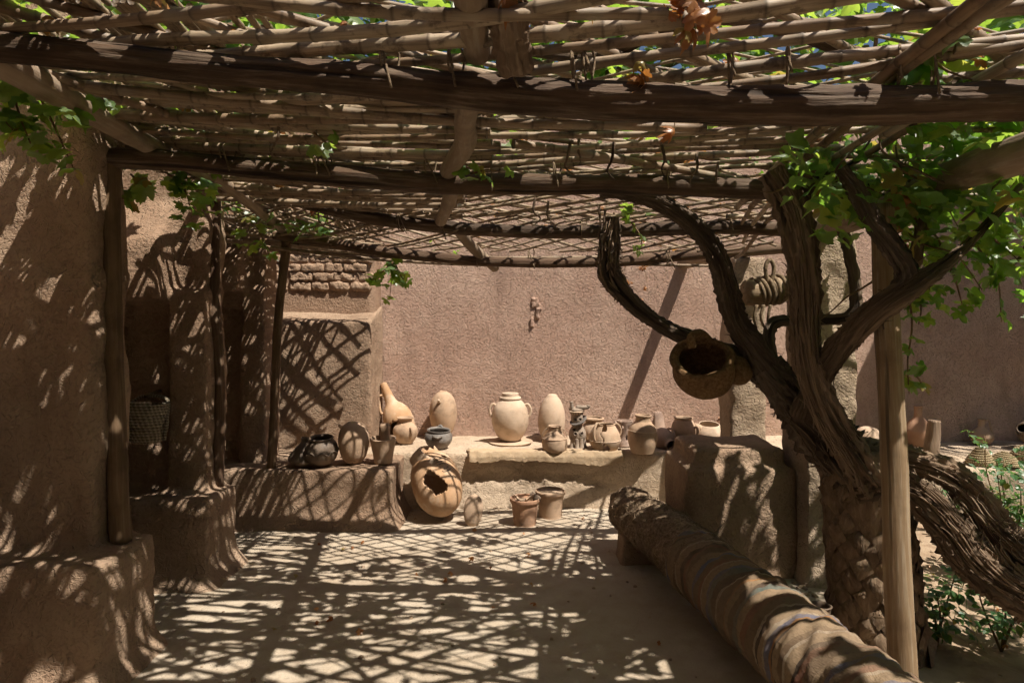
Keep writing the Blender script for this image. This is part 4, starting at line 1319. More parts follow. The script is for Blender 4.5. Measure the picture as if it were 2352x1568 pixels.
def prof_r(prof):
    z2r = sorted((z, r) for r, z in prof)
    return lambda z: interp(z, z2r)


def on_bench(px, py, rb=0.05, top=0.463):
    d = (EYE - top) * F / (py - 725) + rb * 0.5
    return Vector(((px - 1176) * d / F, d, top))


def jag(a0, z0, ra, rz, seed, k=0.35):
    """a ragged hole centred at angle a0 (radians), height z0"""
    def h(th, z, r):
        da = (th - a0 + math.pi) % (2 * math.pi) - math.pi
        q = math.hypot(da / ra, (z - z0) / rz)
        return q < 1 + k * mnoise.noise(Vector((da * 4 + seed, z * 20, seed))) + 0.55 * k * mnoise.noise(Vector((da * 10, z * 46 + seed, 2)))
    return h


# leaning orange amphora with a broken side
pr = [(0.0, 0.0), (0.07, 0.01), (0.115, 0.07), (0.135, 0.15), (0.13, 0.235), (0.10, 0.31), (0.062, 0.355), (0.046, 0.40), (0.040, 0.47), (0.032, 0.545), (0.026, 0.56)]
b0 = Vector((-0.965, 5.77, 0.47))
pot('leaning_amphora', 'orange long-necked amphora with a broken side leaning into the wall corner', 'amphora', b0, pr, 'clay_orange', (-6, -24, 0), 0.01,
    [ear(prof_r(pr), 0.31, 0.45, 0.05, 195, 0.012)], 1.0, jag(R(255), 0.10, 0.85, 0.09, 3))
pr = [(0.0, 0.0), (0.05, 0.002), (0.085, 0.04), (0.108, 0.10), (0.10, 0.15), (0.066, 0.185), (0.055, 0.20), (0.058, 0.215), (0.075, 0.235), (0.066, 0.238)]
pot('handled_pot', 'small pale round pot with flared rim and side handle', 'pot', on_bench(931, 1021, 0.07), pr, 'clay_warm', (0, 0, 0), 0.008, [ear(prof_r(pr), 0.07, 0.145, 0.022, -55, 0.011)], 2.0)
pr = [(0.0, 0.0), (0.045, 0.002), (0.09, 0.035), (0.118, 0.09), (0.112, 0.13), (0.092, 0.155), (0.10, 0.165), (0.096, 0.168)]
pot('grey_bowl', 'blue-grey rounded bowl with low lug handles on the bench edge', 'bowl', on_bench(1006, 1032, 0.05), pr, 'clay_grey', (4, 3, 0), 0.01,
    [([Vector((-0.035, -0.105, 0.135)), Vector((0.0, -0.128, 0.128)), Vector((0.04, -0.105, 0.135))], [0.009, 0.012, 0.009]), ([Vector((-0.03, 0.092, 0.15)), Vector((0.0, 0.098, 0.178)), Vector((0.03, 0.09, 0.15))], [0.01, 0.011, 0.01])], 3.0)
pr = [(0.0, 0.0), (0.04, 0.003), (0.085, 0.06), (0.12, 0.16), (0.128, 0.25), (0.112, 0.34), (0.075, 0.405), (0.042, 0.430), (0.034, 0.437)]
t, m = pot('tall_jar', 'tall pale egg-shaped jar with a broken handle scar', 'jar', on_bench(1018, 1006, 0.0), pr, 'clay_warm', (0, 0, 0), 0.01, [], 4.0)
obj('handle_stub', xf(tube([Vector((-0.02, -0.098, 0.345)), Vector((-0.025, -0.118, 0.355)), Vector((-0.028, -0.135, 0.375))], [0.017, 0.015, 0.012], 8, 8, 0.15, 0, 3, 0, 2), m), 'clay_pale', t)
# big lidded jar on its disc
jl = on_bench(1172, 1018, 0.06)
disc = obj('clay_disc', xf(lathe([(0.0, 0.0), (0.14, 0.0), (0.185, 0.004), (0.19, 0.012), (0.183, 0.02), (0.0, 0.021)], 56, 30, 0.05, 5.0), Matrix.Translation(jl - Vector((0, 0, 0.001)))), 'clay_pale', None, True, 'flat cracked clay disc under the big lidded jar', 'disc')
pr = [(0.0, 0.0), (0.07, 0.002), (0.115, 0.04), (0.158, 0.13), (0.166, 0.215), (0.150, 0.295), (0.108, 0.35), (0.09, 0.366), (0.084, 0.38), (0.09, 0.39)]
t, m = pot('lidded_jar', 'big round pale jar with stepped lid and two ear handles', 'jar', jl + Vector((0, 0, 0.021)), pr, 'clay_pale', (0, 0, 0), 0.01,
           [ear(prof_r(pr), 0.225, 0.315, 0.03, -8, 0.013), ear(prof_r(pr), 0.225, 0.315, 0.03, 186, 0.013)], 6.0)
obj('lid', xf(lathe([(0.0, 0.378), (0.06, 0.376), (0.092, 0.372), (0.097, 0.38), (0.090, 0.392), (0.076, 0.396), (0.074, 0.418), (0.066, 0.426), (0.0, 0.426)], 48, 40, 0.03, 6.5), m), 'clay_pale', t)
pr = [(0.0, 0.0), (0.05, 0.004), (0.095, 0.03), (0.120, 0.11), (0.125, 0.19), (0.112, 0.28), (0.085, 0.35), (0.055, 0.392), (0.045, 0.408), (0.030, 0.418), (0.0, 0.42)]
pot('capped_jar', 'pale bullet-shaped jar with a smooth closed top', 'jar', on_bench(1267, 1012, 0.05) + Vector((0, 0.03, 0)), pr, 'clay_pale', (0, 1, 20), 0.01, [], 7.0)
pr = [(0.0, 0.0), (0.08, 0.002), (0.102, 0.03), (0.106, 0.08), (0.102, 0.105), (0.094, 0.115), (0.07, 0.15), (0.056, 0.17), (0.052, 0.18), (0.053, 0.205), (0.058, 0.212), (0.053, 0.216)]
t, m = pot('squat_pot', 'small squat pot with beaded shoulder and little rope handles', 'pot', on_bench(1274, 1038, 0.07), pr, 'clay_tan', (0, 0, 0), 0.007,
           [ear(prof_r(pr), 0.11, 0.175, 0.022, 8, 0.006), ear(prof_r(pr), 0.11, 0.175, 0.022, 172, 0.006)], 8.0)
obj('beading', xf(ring(0.101, 0.110, 0.006), m), 'clay_tan', t)

# modelled clay figure of stacked animal-like forms
fl = on_bench(1326, 1030, 0.05)
t = thing('clay_figure', 'knobbly grey clay figure of stacked bodies with eye-like holes', 'figurine', fl)
m = Matrix.Translation(fl)


def eyeholes(lst):
    hs = [jag(a, z, ra, rz, 1.0, 0.05) for a, z, ra, rz in lst]
    return lambda th, z, r: any(h(th, z, r) for h in hs)


lo_eyes = [(R(252), 0.135, 0.20, 0.011), (R(296), 0.137, 0.20, 0.011), (R(238), 0.168, 0.2, 0.011)]
o = obj('lower_body', xf(lathe([(0.0, 0.055), (0.05, 0.06), (0.068, 0.09), (0.072, 0.12), (0.066, 0.15), (0.055, 0.175), (0.046, 0.195), (0.040, 0.205)], 64, 60, 0.12, 2.0, eyeholes(lo_eyes)), m), 'clay_ash', t)
o.modifiers.new('wall', 'SOLIDIFY').thickness = 0.006
for a, z in ((252, 0.135), (296, 0.137)):
    q = m @ Matrix.Rotation(R(a + 90), 4, 'Z') @ Matrix.Translation((0, -0.071, z)) @ Matrix.Rotation(R(90), 4, 'X')
    obj('eye_ring', xf(ring(0.015, 0, 0.005, 18, 6), q), 'clay_ash', o)
for a in (215, 260, 300, 345, 90):
    c, s = math.cos(R(a)), math.sin(R(a))
    obj('leg', xf(tube([Vector((c * 0.05, s * 0.05, 0.09)), Vector((c * 0.058, s * 0.058, 0.04)), Vector((c * 0.064, s * 0.064, 0.0))], [0.02, 0.017, 0.022], 10, 10, 0.25, 0, 3, 0, a), m), 'clay_ash', t)
obj('foot_plate', xf(lathe([(0, 0), (0.07, 0.0), (0.078, 0.008), (0.06, 0.016), (0, 0.016)], 30, 12, 0.25, 3.0), m), 'clay_ash', t)
o = obj('upper_body', xf(lathe([(0.046, 0.195), (0.05, 0.22), (0.054, 0.25), (0.05, 0.285), (0.042, 0.30)], 56, 40, 0.15, 4.0, eyeholes([(R(246), 0.25, 0.2, 0.01), (R(292), 0.255, 0.24, 0.011)]), False), m), 'clay_ash', t)
o.modifiers.new('wall', 'SOLIDIFY').thickness = 0.006
obj('collar', xf(lathe([(0.04, 0.0), (0.062, 0.006), (0.075, 0.02), (0.07, 0.026), (0.04, 0.02)], 36, 16, 0.2, 5.0, None, False), m @ Matrix.Translation((0.012, -0.01, 0.225)) @ rotm(18, -22, 0)), 'clay_grey', t)
mo = obj('mouth', xf(lathe([(0.0, 0.285), (0.045, 0.292), (0.063, 0.312), (0.06, 0.322), (0.0, 0.324)], 40, 20, 0.15, 6.0), m @ Matrix.Translation((-0.008, -0.008, 0))), 'clay_pale', t)
for k in range(6):
    a = R(215 + k * 22)
    obj('tooth_groove', xf(tube([Vector((math.cos(a) * 0.058 - 0.008, math.sin(a) * 0.058 - 0.008, 0.295)), Vector((math.cos(a) * 0.066 - 0.008, math.sin(a) * 0.066 - 0.008, 0.318))], [0.0035, 0.003], 6, 4), m), 'clay_dark', mo)
obj('head', xf(lathe([(0.0, 0.324), (0.060, 0.326), (0.064, 0.336), (0.05, 0.348), (0.03, 0.352), (0, 0.353)], 40, 20, 0.35, 7.0), m @ Matrix.Translation((-0.004, 0, 0))), 'clay_ash', t)
obj('snout', xf(tube([Vector((-0.01, -0.02, 0.352)), Vector((0.05, -0.03, 0.352)), Vector((0.088, -0.035, 0.358)), Vector((0.094, -0.036, 0.372))], [0.022, 0.019, 0.016, 0.018], 10, 14, 0.3, 0, 3, 0, 1), m), 'clay_ash', t)
obj('peg', xf(tube([Vector((-0.046, -0.015, 0.34)), Vector((-0.05, -0.015, 0.385)), Vector((-0.052, -0.015, 0.40))], [0.017, 0.015, 0.018], 10, 8, 0.2, 0, 3, 0, 1), m), 'clay_ash', t)

pr = [(0.0, 0.0), (0.05, 0.002), (0.10, 0.05), (0.115, 0.10), (0.10, 0.15), (0.075, 0.175), (0.07, 0.19), (0.085, 0.205), (0.082, 0.22), (0.078, 0.222)]
t, m = pot('beaded_pot', 'pot with beaded rim half hidden behind the cracked pot', 'pot', on_bench(1364, 1016, 0.05), pr, 'clay_tan', (0, 0, 0), 0.008, [ear(prof_r(pr), 0.13, 0.19, 0.03, 190, 0.01)], 9.0)
obj('beading', xf(ring(0.086, 0.212, 0.008), m), 'clay_tan', t)
pr = [(0.0, 0.0), (0.08, 0.003), (0.11, 0.025), (0.132, 0.07), (0.133, 0.10), (0.12, 0.15), (0.09, 0.20), (0.082, 0.212), (0.084, 0.222)]
hz1, hz2, hz3 = jag(R(268), 0.03, 0.26, 0.03, 5, 0.2), jag(R(258), 0.07, 0.045, 0.05, 6, 0.3), jag(R(262), 0.20, 0.22, 0.03, 8, 0.4)


def crk(th, z, r):
    da = (th - R(252) + math.pi) % (2 * math.pi) - math.pi
    return hz1(th, z, r) or hz2(th, z, r) or hz3(th, z, r) or (z > 0.10 and abs(da - 0.10 * math.sin(z * 70)) < 0.035)


pr_c = pr
t, m = pot('cracked_pot', 'wide two-handled pot with a jagged crack and missing base piece', 'pot', on_bench(1389, 1036, 0.09), pr, 'clay_warm', (0, 0, 0), 0.008,
           [ear(prof_r(pr), 0.13, 0.21, 0.03, 5, 0.009), ear(prof_r(pr), 0.11, 0.225, 0.035, 225, 0.012)], 10.0, crk, 96)
obj('shoulder_line', xf(ring(0.1345, 0.09, 0.003), m), 'clay_pale', t)
# small pierced stand
fl = on_bench(1434, 1024, 0.04)
t = thing('pierced_stand', 'small dark clay stand pierced with holes in the spar shadow', 'stand', fl)
m = Matrix.Translation(fl)
o = obj('body', xf(lathe([(0.06, 0.0), (0.055, 0.03), (0.042, 0.08), (0.046, 0.13), (0.062, 0.19), (0.07, 0.22)], 56, 44, 0.12, 5.0, eyeholes([(R(290), 0.075, 0.24, 0.024), (R(300), 0.165, 0.2, 0.02), (R(245), 0.17, 0.16, 0.016)]), False), m), 'clay_pink', t)
o.modifiers.new('wall', 'SOLIDIFY').thickness = 0.008
obj('knob', xf(tube([Vector((-0.04, -0.05, 0.20)), Vector((-0.045, -0.06, 0.225))], [0.014, 0.016], 10, 4), m), 'clay_pink', t)
obj('knob', xf(tube([Vector((-0.07, -0.01, 0.19)), Vector((-0.085, -0.015, 0.21))], [0.014, 0.012], 10, 4), m), 'clay_pink', t)
# jar with neck
pr = [(0.0, 0.0), (0.08, 0.002), (0.095, 0.02), (0.118, 0.09), (0.121, 0.15), (0.105, 0.21), (0.07, 0.255), (0.062, 0.268), (0.060, 0.29), (0.068, 0.308), (0.066, 0.316)]
t, m = pot('necked_jar', 'pale jar with a short neck and wide mouth near the spar shadow', 'jar', on_bench(1475, 1042, 0.08), pr, 'clay_warm', (0, 1.5, 0), 0.008, [], 11.0)
obj('shoulder_line', xf(ring(0.115, 0.187, 0.003), m), 'clay_pale', t)
# fallen jug showing its mouth
pr = [(0.0, 0.0), (0.05, 0.004), (0.085, 0.05), (0.092, 0.11), (0.075, 0.16), (0.05, 0.185), (0.044, 0.20), (0.05, 0.222), (0.052, 0.226)]
b0 = on_bench(1512, 1022, 0.0) + Vector((0, 0.02, 0.092))
pot('fallen_jug', 'pinkish jug lying on its side with its round mouth to the camera', 'jug', b0, pr, 'clay_pink', (104, 0, 18), 0.008,
    [ear(prof_r(pr), 0.10, 0.20, 0.035, 70, 0.011)], 12.0)


def shard(name, label, loc, rot, r, a0, a1, z0, z1, mat, seed):
    seg = 22
    v, f = [], []
    rows = 10
    for i in range(rows + 1):
        for s in range(seg + 1):
            a = lerp(a0, a1, s / seg)
            z = lerp(z0, z1, i / rows)
            edge = 0.012 * mnoise.noise(Vector((a * 6, i * 0.0 + seed, 1))) * (1 if i in (0, rows) else 0)
            rr = r * (1 - 0.25 * ((z - z0) / (z1 - z0)) ** 2)
            v.append(Vector((math.cos(a) * rr - r, math.sin(a) * rr, z + edge)))
    w_ = seg + 1
    for i in range(rows):
        for s in range(seg):
            f.append((i * w_ + s, i * w_ + s + 1, (i + 1) * w_ + s + 1, (i + 1) * w_ + s))
    o = obj(name, xf(dict(v=v, f=f), Matrix.Translation(loc) @ rotm(*rot)), mat, None, True, label, 'shard')
    s = o.modifiers.new('wall', 'SOLIDIFY')
    s.thickness = 0.01
    return o


shard('pottery_shard', 'curved pot shard standing behind the fallen jug', on_bench(1516, 1000, 0.0) + Vector((0, -0.05, 0)), (0, -6, -80), 0.08, -0.75, 0.75, 0.0, 0.235, 'clay_pink', 3)
pr = [(0.0, 0.0), (0.05, 0.002), (0.085, 0.05), (0.106, 0.12), (0.098, 0.18), (0.082, 0.215), (0.076, 0.225), (0.08, 0.245), (0.076, 0.248)]
pot('open_pot', 'round open-mouthed pot with a loop handle on its side', 'pot', on_bench(1570, 1024, 0.05), pr, 'clay_tan', (0, 0, 0), 0.008, [ear(prof_r(pr), 0.08, 0.165, 0.03, -38, 0.013)], 13.0)
pr = [(0.0, 0.0), (0.08, 0.002), (0.12, 0.04), (0.138, 0.09), (0.13, 0.13), (0.10, 0.17), (0.09, 0.178), (0.088, 0.182)]
t, m = pot('spouted_bowl', 'wide pale spouted bowl beside the slender pillar', 'bowl', on_bench(1627, 1018, 0.0), pr, 'clay_pale', (8, 0, 0), 0.008, [], 14.0)
obj('spout', xf(tube([Vector((-0.09, -0.04, 0.15)), Vector((-0.125, -0.055, 0.175)), Vector((-0.145, -0.062, 0.192))], [0.03, 0.024, 0.019], 12, 10, 0.05), m), 'clay_pale', t)
pr = [(0.0, 0.0), (0.06, 0.002), (0.09, 0.05), (0.10, 0.11), (0.085, 0.165), (0.07, 0.18), (0.075, 0.195), (0.072, 0.197)]
pot('orange_pot', 'orange pot half hidden by the slender pillar', 'pot', on_bench(1668, 1008, 0.0), pr, 'clay_red', (0, 0, 0), 0.008, [], 15.0)

# shaded pots on the left bench
BT = 0.452
pr = [(0.0, 0.0), (0.075, 0.002), (0.105, 0.03), (0.09, 0.075), (0.055, 0.13), (0.030, 0.165), (0.025, 0.18), (0.030, 0.19), (0.028, 0.205), (0.022, 0.207)]
pot('cone_flask', 'dark cone-shaped flask with a small pale stopper', 'flask', Vector((-1.635, 4.90, BT)), pr, 'clay_dark', (0, 8, 0), 0.006, [], 16.0)
pr = [(0.0, 0.0), (0.06, 0.002), (0.105, 0.04), (0.125, 0.095), (0.118, 0.15), (0.09, 0.19), (0.088, 0.20), (0.094, 0.207)]
t, m = pot('wide_dark_pot', 'dark glossy wide-mouthed pot with wavy shoulder band', 'pot', Vector((-1.475, 4.90, BT)), pr, 'clay_dark', (6, 0, 0), 0.01, [], 17.0)
wav = [Vector((math.cos(a) * 0.127, math.sin(a) * 0.127, 0.108 + 0.013 * math.sin(a * 9))) for a in [2 * math.pi * k / 72 for k in range(73)]]
obj('shoulder_band', xf(tube(wav, 0.006, 6, 72, spline=False, cap=False), m), 'clay_dark', t)
pr = [(0.0, 0.0), (0.05, 0.003), (0.095, 0.055), (0.118, 0.15), (0.115, 0.22), (0.09, 0.285), (0.05, 0.315), (0.025, 0.322), (0.0, 0.324)]
t, m = pot('upright_egg_jar', 'smooth brown egg-shaped jar dappled with light spots', 'jar', Vector((-1.235, 4.93, BT)), pr, 'clay_tan', (0, 0, 0), 0.0, [], 18.0)
obj('lug', xf(tube([Vector((-0.085, -0.02, 0.275)), Vector((-0.105, -0.025, 0.295)), Vector((-0.112, -0.028, 0.30))], [0.014, 0.012, 0.009], 8, 6), m), 'clay_tan', t)
pr = [(0.0, 0.0), (0.065, 0.002), (0.075, 0.05), (0.088, 0.12), (0.098, 0.18), (0.102, 0.195), (0.096, 0.2)]
t, m = pot('deep_bowl', 'plain brown tapered bowl holding an upright stone', 'bowl', Vector((-1.005, 4.93, BT)), pr, 'clay_tan', (3, 0, 0), 0.01, [], 19.0)
st = rbox(-1.005 - 0.035, -1.005 + 0.042, 4.94, 5.0, BT + 0.03, BT + 0.305, 0.02, 0.02, lambda p, n_: p + n_ * 0.008 * mnoise.noise(p * 18))
obj('upright_stone', st, 'clay_tan', None, True, 'pale blunt stone standing in the tapered bowl', 'stone')

# great broken amphora on the floor
pr = [(0.0, 0.0), (0.07, 0.006), (0.135, 0.06), (0.180, 0.15), (0.196, 0.26), (0.185, 0.37), (0.145, 0.46), (0.105, 0.51), (0.092, 0.55), (0.095, 0.59)]
h1, h2, h3 = jag(R(285), 0.17, 0.5, 0.105, 7, 0.55), jag(R(292), 0.36, 0.20, 0.03, 9, 0.5), jag(R(330), 0.40, 0.16, 0.025, 4, 0.5)


AH = [(-.05, .300), (.15, .262), (.34, .205), (.56, .140), (.50, .098), (-.10, .085), (-.24, .15), (-.42, .215), (-.32, .262)]


def amph(th, z, r):
    da = (th - R(278) + math.pi) % (2 * math.pi) - math.pi + 0.05 * mnoise.noise(Vector((z * 60, th * 8, 0)))
    zz = z + 0.010 * mnoise.noise(Vector((da * 14, z * 50, 5)))
    ins = False
    for (ax_, ay_), (bx_, by_) in zip(AH, AH[1:] + AH[:1]):
        if (ay_ > zz) != (by_ > zz) and da < (bx_ - ax_) * (zz - ay_) / (by_ - ay_) + ax_:
            ins = not ins
    if ins:
        return True
    if z > 0.545 + 0.06 * mnoise.noise(Vector((math.cos(th) * 2.5, math.sin(th) * 2.5, 3))):
        return True
    return h2(th, z, r) or h3(th, z, r)


b0 = Vector((-0.505, 4.86, 0.085))
t, m = pot('broken_amphora', 'great cracked amphora slumped against the bench with a gaping hole', 'amphora', b0, pr, 'clay_orange', (-38, -27, 0), 0.012, [], 20.0, amph, 150, 0.05, None, None, 130)
rn = random.Random(3)
for k in range(7):
    a0 = rn.uniform(3.6, 6.0)
    z0 = rn.uniform(0.24, 0.40)
    q = []
    rf = prof_r(pr)
    for i in range(9):
        a0 += rn.uniform(-0.02, 0.16)
        z0 += rn.uniform(-0.012, 0.014)
        q.append(Vector((math.cos(a0) * (rf(z0) + 0.001), math.sin(a0) * (rf(z0) + 0.001), z0)))
    obj('crack', xf(tube(q, [0.003, 0.004, 0.0015], 5, 18, 0.4), m), 'clay_dark', t.children[0])
sh = shard('pottery_shard', 'jagged shard lying over the shoulder of the broken amphora', Vector((-0.70, 4.98, 0.40)), (-30, 30, 250), 0.2, -0.75, 0.75, -0.06, 0.09, 'clay_pale', 6)
pr = [(0.0, 0.0), (0.03, 0.003), (0.06, 0.04), (0.073, 0.105), (0.066, 0.165), (0.04, 0.205), (0.0, 0.222)]
egg = lathe(pr, 40, 30, 0.04, 21.0)
obj('oval_lid', xf(egg, Matrix.Translation((-0.305, 4.80, 0.0)) @ rotm(-8, 5, 0) @ Matrix.Diagonal((1, 0.55, 1.08, 1))), 'clay_tan', None, True, 'oval clay lid propped upright on the floor beside the amphora', 'lid')
# floor pots
pr = [(0.0, 0.0), (0.080, 0.0), (0.084, 0.02), (0.096, 0.12), (0.103, 0.178), (0.113, 0.183), (0.115, 0.205), (0.11, 0.212)]
pf = Vector((0.098, 4.83, 0.0))
pot('shard_pot', 'tapered terracotta flowerpot heaped with broken shards', 'flowerpot', pf, pr, 'clay_red', (0, 0, 0), 0.012, [], 22.0)
obj('packed_earth_fill', xf(lathe([(0, 0.185), (0.09, 0.182), (0.099, 0.178)], 24, 8, 0.1), Matrix.Translation(pf)), 'dirt', None, True, 'earth filling the flowerpot under the broken shards', 'soil')
for k, (dx, dz, rz, sz, lb) in enumerate(((-0.035, 0.198, 20, 0.10, 'ridged shard jutting up at the edge of the shard pot'), (0.03, 0.196, 140, 0.09, 'flat pale shard across the shard pot'), (0.06, 0.20, 250, 0.08, 'dark thin shard at the rim of the shard pot'))):
    shard('pottery_shard', lb, pf + Vector((dx, -0.03, dz)), (78 - 12 * k, 14 * k - 10, rz), 0.07, -0.8, 0.8, -sz / 2, sz / 2, ('clay_pale', 'clay_tan', 'clay_dark')[k], 10 + k)
pr = [(0.0, 0.0), (0.085, 0.0), (0.09, 0.02), (0.103, 0.15), (0.110, 0.185), (0.120, 0.192), (0.121, 0.21), (0.113, 0.215)]
pf = Vector((0.305, 5.02, 0.0))
pot('earth_pot', 'pale wide flowerpot filled with dry earth near the wall', 'flowerpot', pf, pr, 'clay_tan', (0, 0, 0), 0.013, [], 23.0)
obj('packed_earth_fill', xf(lathe([(0, 0.20), (0.06, 0.198), (0.104, 0.192)], 30, 10, 0.2, 3.0), Matrix.Translation(pf)), 'dirt', None, True, 'dry earth filling the pale flowerpot', 'soil')

# hide draped over the bench edge
hv, hf = [], []
nu, nv = 70, 26
for j in range(nv + 1):
    for i in range(nu + 1):
        u = i / nu
        x = lerp(-0.36, 0.93, u)
        drop = 0.11 + 0.03 * mnoise.noise(Vector((u * 6, 0, 0))) + 0.018 * mnoise.noise(Vector((u * 27, 3, 0))) + 0.05 * max(0, math.sin((u - 0.62) * 9)) * (u > 0.62) * (u < 0.97)
        top = 0.13
        drop = max(drop + 0.02 * mnoise.noise(Vector((u * 60, 8, 0))), 0.04) * 0.75
        L_ = (top + drop) * j / nv
        wr = 0.010 * mnoise.noise(Vector((x * 9, L_ * 5, 1))) + 0.007 * mnoise.noise(Vector((x * 24, L_ * 8, 4)))
        if L_ < top:
            hv.append(Vector((x + 0.05 * mnoise.noise(Vector((0, L_ * 9, 2))) * (i in (0, nu)), 5.24 + top - L_, 0.474 + wr * 0.3)))
        else:
            dz = L_ - top
            bend = min(1, dz / 0.04)
            hv.append(Vector((x, 5.24 - 0.022 * bend + wr - 0.02 * max(0, dz - 0.06), 0.474 - dz + 0.012 * (1 - bend))))
for j in range(nv):
    for i in range(nu):
        hf.append((j * (nu + 1) + i, (j + 1) * (nu + 1) + i, (j + 1) * (nu + 1) + i + 1, j * (nu + 1) + i + 1))
ho = obj('draped_hide', dict(v=hv, f=hf), 'hide', None, True, 'stiff tan hide draped over the sunlit bench edge with torn hem', 'hide')
ho.modifiers.new('wall', 'SOLIDIFY').thickness = 0.006

# ------------------------------------------------------------------ rolled rug bench
lb = thing('log_bench', 'low log bench carried on mud blocks under the rolled rug', 'bench', (1.05, 3.3, 0))
AX = [Vector((0.80, 4.36, 0.275)), Vector((0.92, 3.85, 0.27)), Vector((1.03, 3.3, 0.262)), Vector((1.13, 2.75, 0.255)), Vector((1.235, 2.15, 0.25)), Vector((1.33, 1.6, 0.25))]
obj('log', tube(AX, 0.125, 20, 40, 0.05), 'beam_red', lb)
for k, p in enumerate((Vector((0.83, 4.16, 0)), Vector((1.20, 2.5, 0)))):
    adobe('mud_block', None, None, [(p.x - 0.11, p.x + 0.11, p.y - 0.10, p.y + 0.10, -0.05, 0.17)], 'adobe', 0.018, 5, 0.012, 0.02, 30 + k, lb)


def rug(pts, r0, r1, seed, fold, n, sides, a_from=0.0):
    d = tube(pts, [r0, r1], sides, n, 0.0, 0.0)
    v = []
    k = 0
    for p, gco in zip(d['v'], d['gco']):
        j = min(len(d['v']), k) // sides
        L_ = gco[2]
        th = (k % sides) / sides * 2 * math.pi
        cen = None
        v.append((p, L_, th))
        k += 1
    path = catmull(pts, n)
    out = []
    for i, (p, L_, th) in enumerate(v):
        if i >= sides * (n + 1):
            out.append(p)
            continue
        c = path[i // sides]
        q = L_ + 0.10 * math.sin(th * 1.0 + seed) + 0.04 * math.sin(th * 2 + 1)
        wv = fold * (0.30 * math.sin(q * 52 + 2.5 * mnoise.noise(Vector((q * 3, math.cos(th), math.sin(th) + seed)))) + 0.9 * mnoise.noise(Vector((q * 9, math.cos(th) * 0.8, math.sin(th) * 0.8 + seed))) + 0.8 * mnoise.noise(Vector((q * 26, math.cos(th) * 1.5, math.sin(th) * 1.5))))
        wv += 0.006 * mnoise.noise(Vector((L_ * 40, math.cos(th) * 9, math.sin(th) * 9)))
        d_ = (p - c)
        out.append(c + d_ * (1 + wv / max(d_.length, 0.01)))
    d['v'] = out
    return d


so_ = obj('shaggy_blanket', rug(AX[0:3], 0.150, 0.172, 1.0, 0.014, 110, 56), 'shag', None, True, 'shaggy brown blanket wrapped round the far end of the log bench', 'blanket')
ro_ = obj('striped_rug', rug([AX[2] + Vector((-0.035, 0.16, 0.0)), AX[2], AX[3], AX[4], AX[5]], 0.176, 0.182, 4.0, 0.014, 240, 64), 'rug', None, True, 'dusty striped wool rug rolled along the low log bench', 'rug')
# fringe of loose wool on the blanket
rn = random.Random(77)
fr = []
path = catmull(AX[0:3], 60)
for k in range(650):
    i = rn.randrange(1, 59)
    t_ = (path[i + 1] - path[i - 1]).normalized()
    a = t_.cross(Vector((0, 0, 1))).normalized()
    b = a.cross(t_)
    th = rn.uniform(-0.6, 3.7)
    r_ = lerp(0.150, 0.172, i / 60)
    nrm = a * math.cos(th) + b * math.sin(th)
    p = path[i] + nrm * r_
    tg = (t_ * rn.uniform(-1, 1) + t_.cross(nrm) * rn.uniform(-1, 1)).normalized()
    fr.append(tube([p - nrm * 0.004, p + nrm * 0.010 + tg * 0.012, p + nrm * 0.006 + tg * 0.03], [0.0022, 0.0018, 0.001], 4, 4, cap=False))
obj('loose_wool', join(*fr), 'shag', so_, True, None, None, None, 'stuff')

# dark jug handle peeping over the rug
pr = [(0.0, 0.0), (0.05, 0.003), (0.085, 0.06), (0.088, 0.12), (0.06, 0.18), (0.04, 0.21), (0.042, 0.25), (0.048, 0.262)]
pot('dark_jug', 'dark jug with an arched handle peeping over the rug by the stump', 'jug', Vector((1.43, 2.92, 0.0)), pr, 'clay_dark', (0, 0, 0), 0.008, [ear(prof_r(pr), 0.13, 0.24, 0.05, 190, 0.014)], 24.0)

# ------------------------------------------------------------------ hanging things
# coarse fibre nest basket on the vine
nb = P(1618, 850, 3.12)
t = thing('nest_basket', 'round coarse brown fibre basket wedged in the vine, mouth open', 'basket', nb + Vector((0, 0, -0.16)))
m = Matrix.Translation(nb) @ rotm(40, -20, 0) @ Matrix.Scale(0.92, 4)
pr = [(0.0, -0.15), (0.075, -0.135), (0.13, -0.085), (0.158, -0.015), (0.155, 0.05), (0.138, 0.095), (0.130, 0.105)]
o = obj('body', xf(lathe(pr, 56, 44, 0.14, 3.0), m), 'nest', t)
o.modifiers.new('wall', 'SOLIDIFY').thickness = 0.014
obj('rim', xf(lathe([(0.118, 0.080), (0.145, 0.090), (0.150, 0.108), (0.132, 0.120), (0.116, 0.104)], 64, 20, 0.22, 9.0, None, False), m), 'nest', t)
obj('loop', tube([P(1590, 800, 3.05), P(1588, 775, 3.06), P(1605, 765, 3.1), P(1625, 778, 3.14), P(1630, 800, 3.16)], [0.02, 0.022, 0.022, 0.02, 0.018], 10, 18, 0.2), 'nest', t)
obj('side_pouch', xf(lathe([(0.0, 0.0), (0.05, 0.01), (0.075, 0.05), (0.06, 0.10), (0.02, 0.125), (0, 0.13)], 30, 24, 0.12, 4.0), Matrix.Translation(P(1672, 862, 3.14)) @ rotm(0, 68, 20)), 'nest', t)

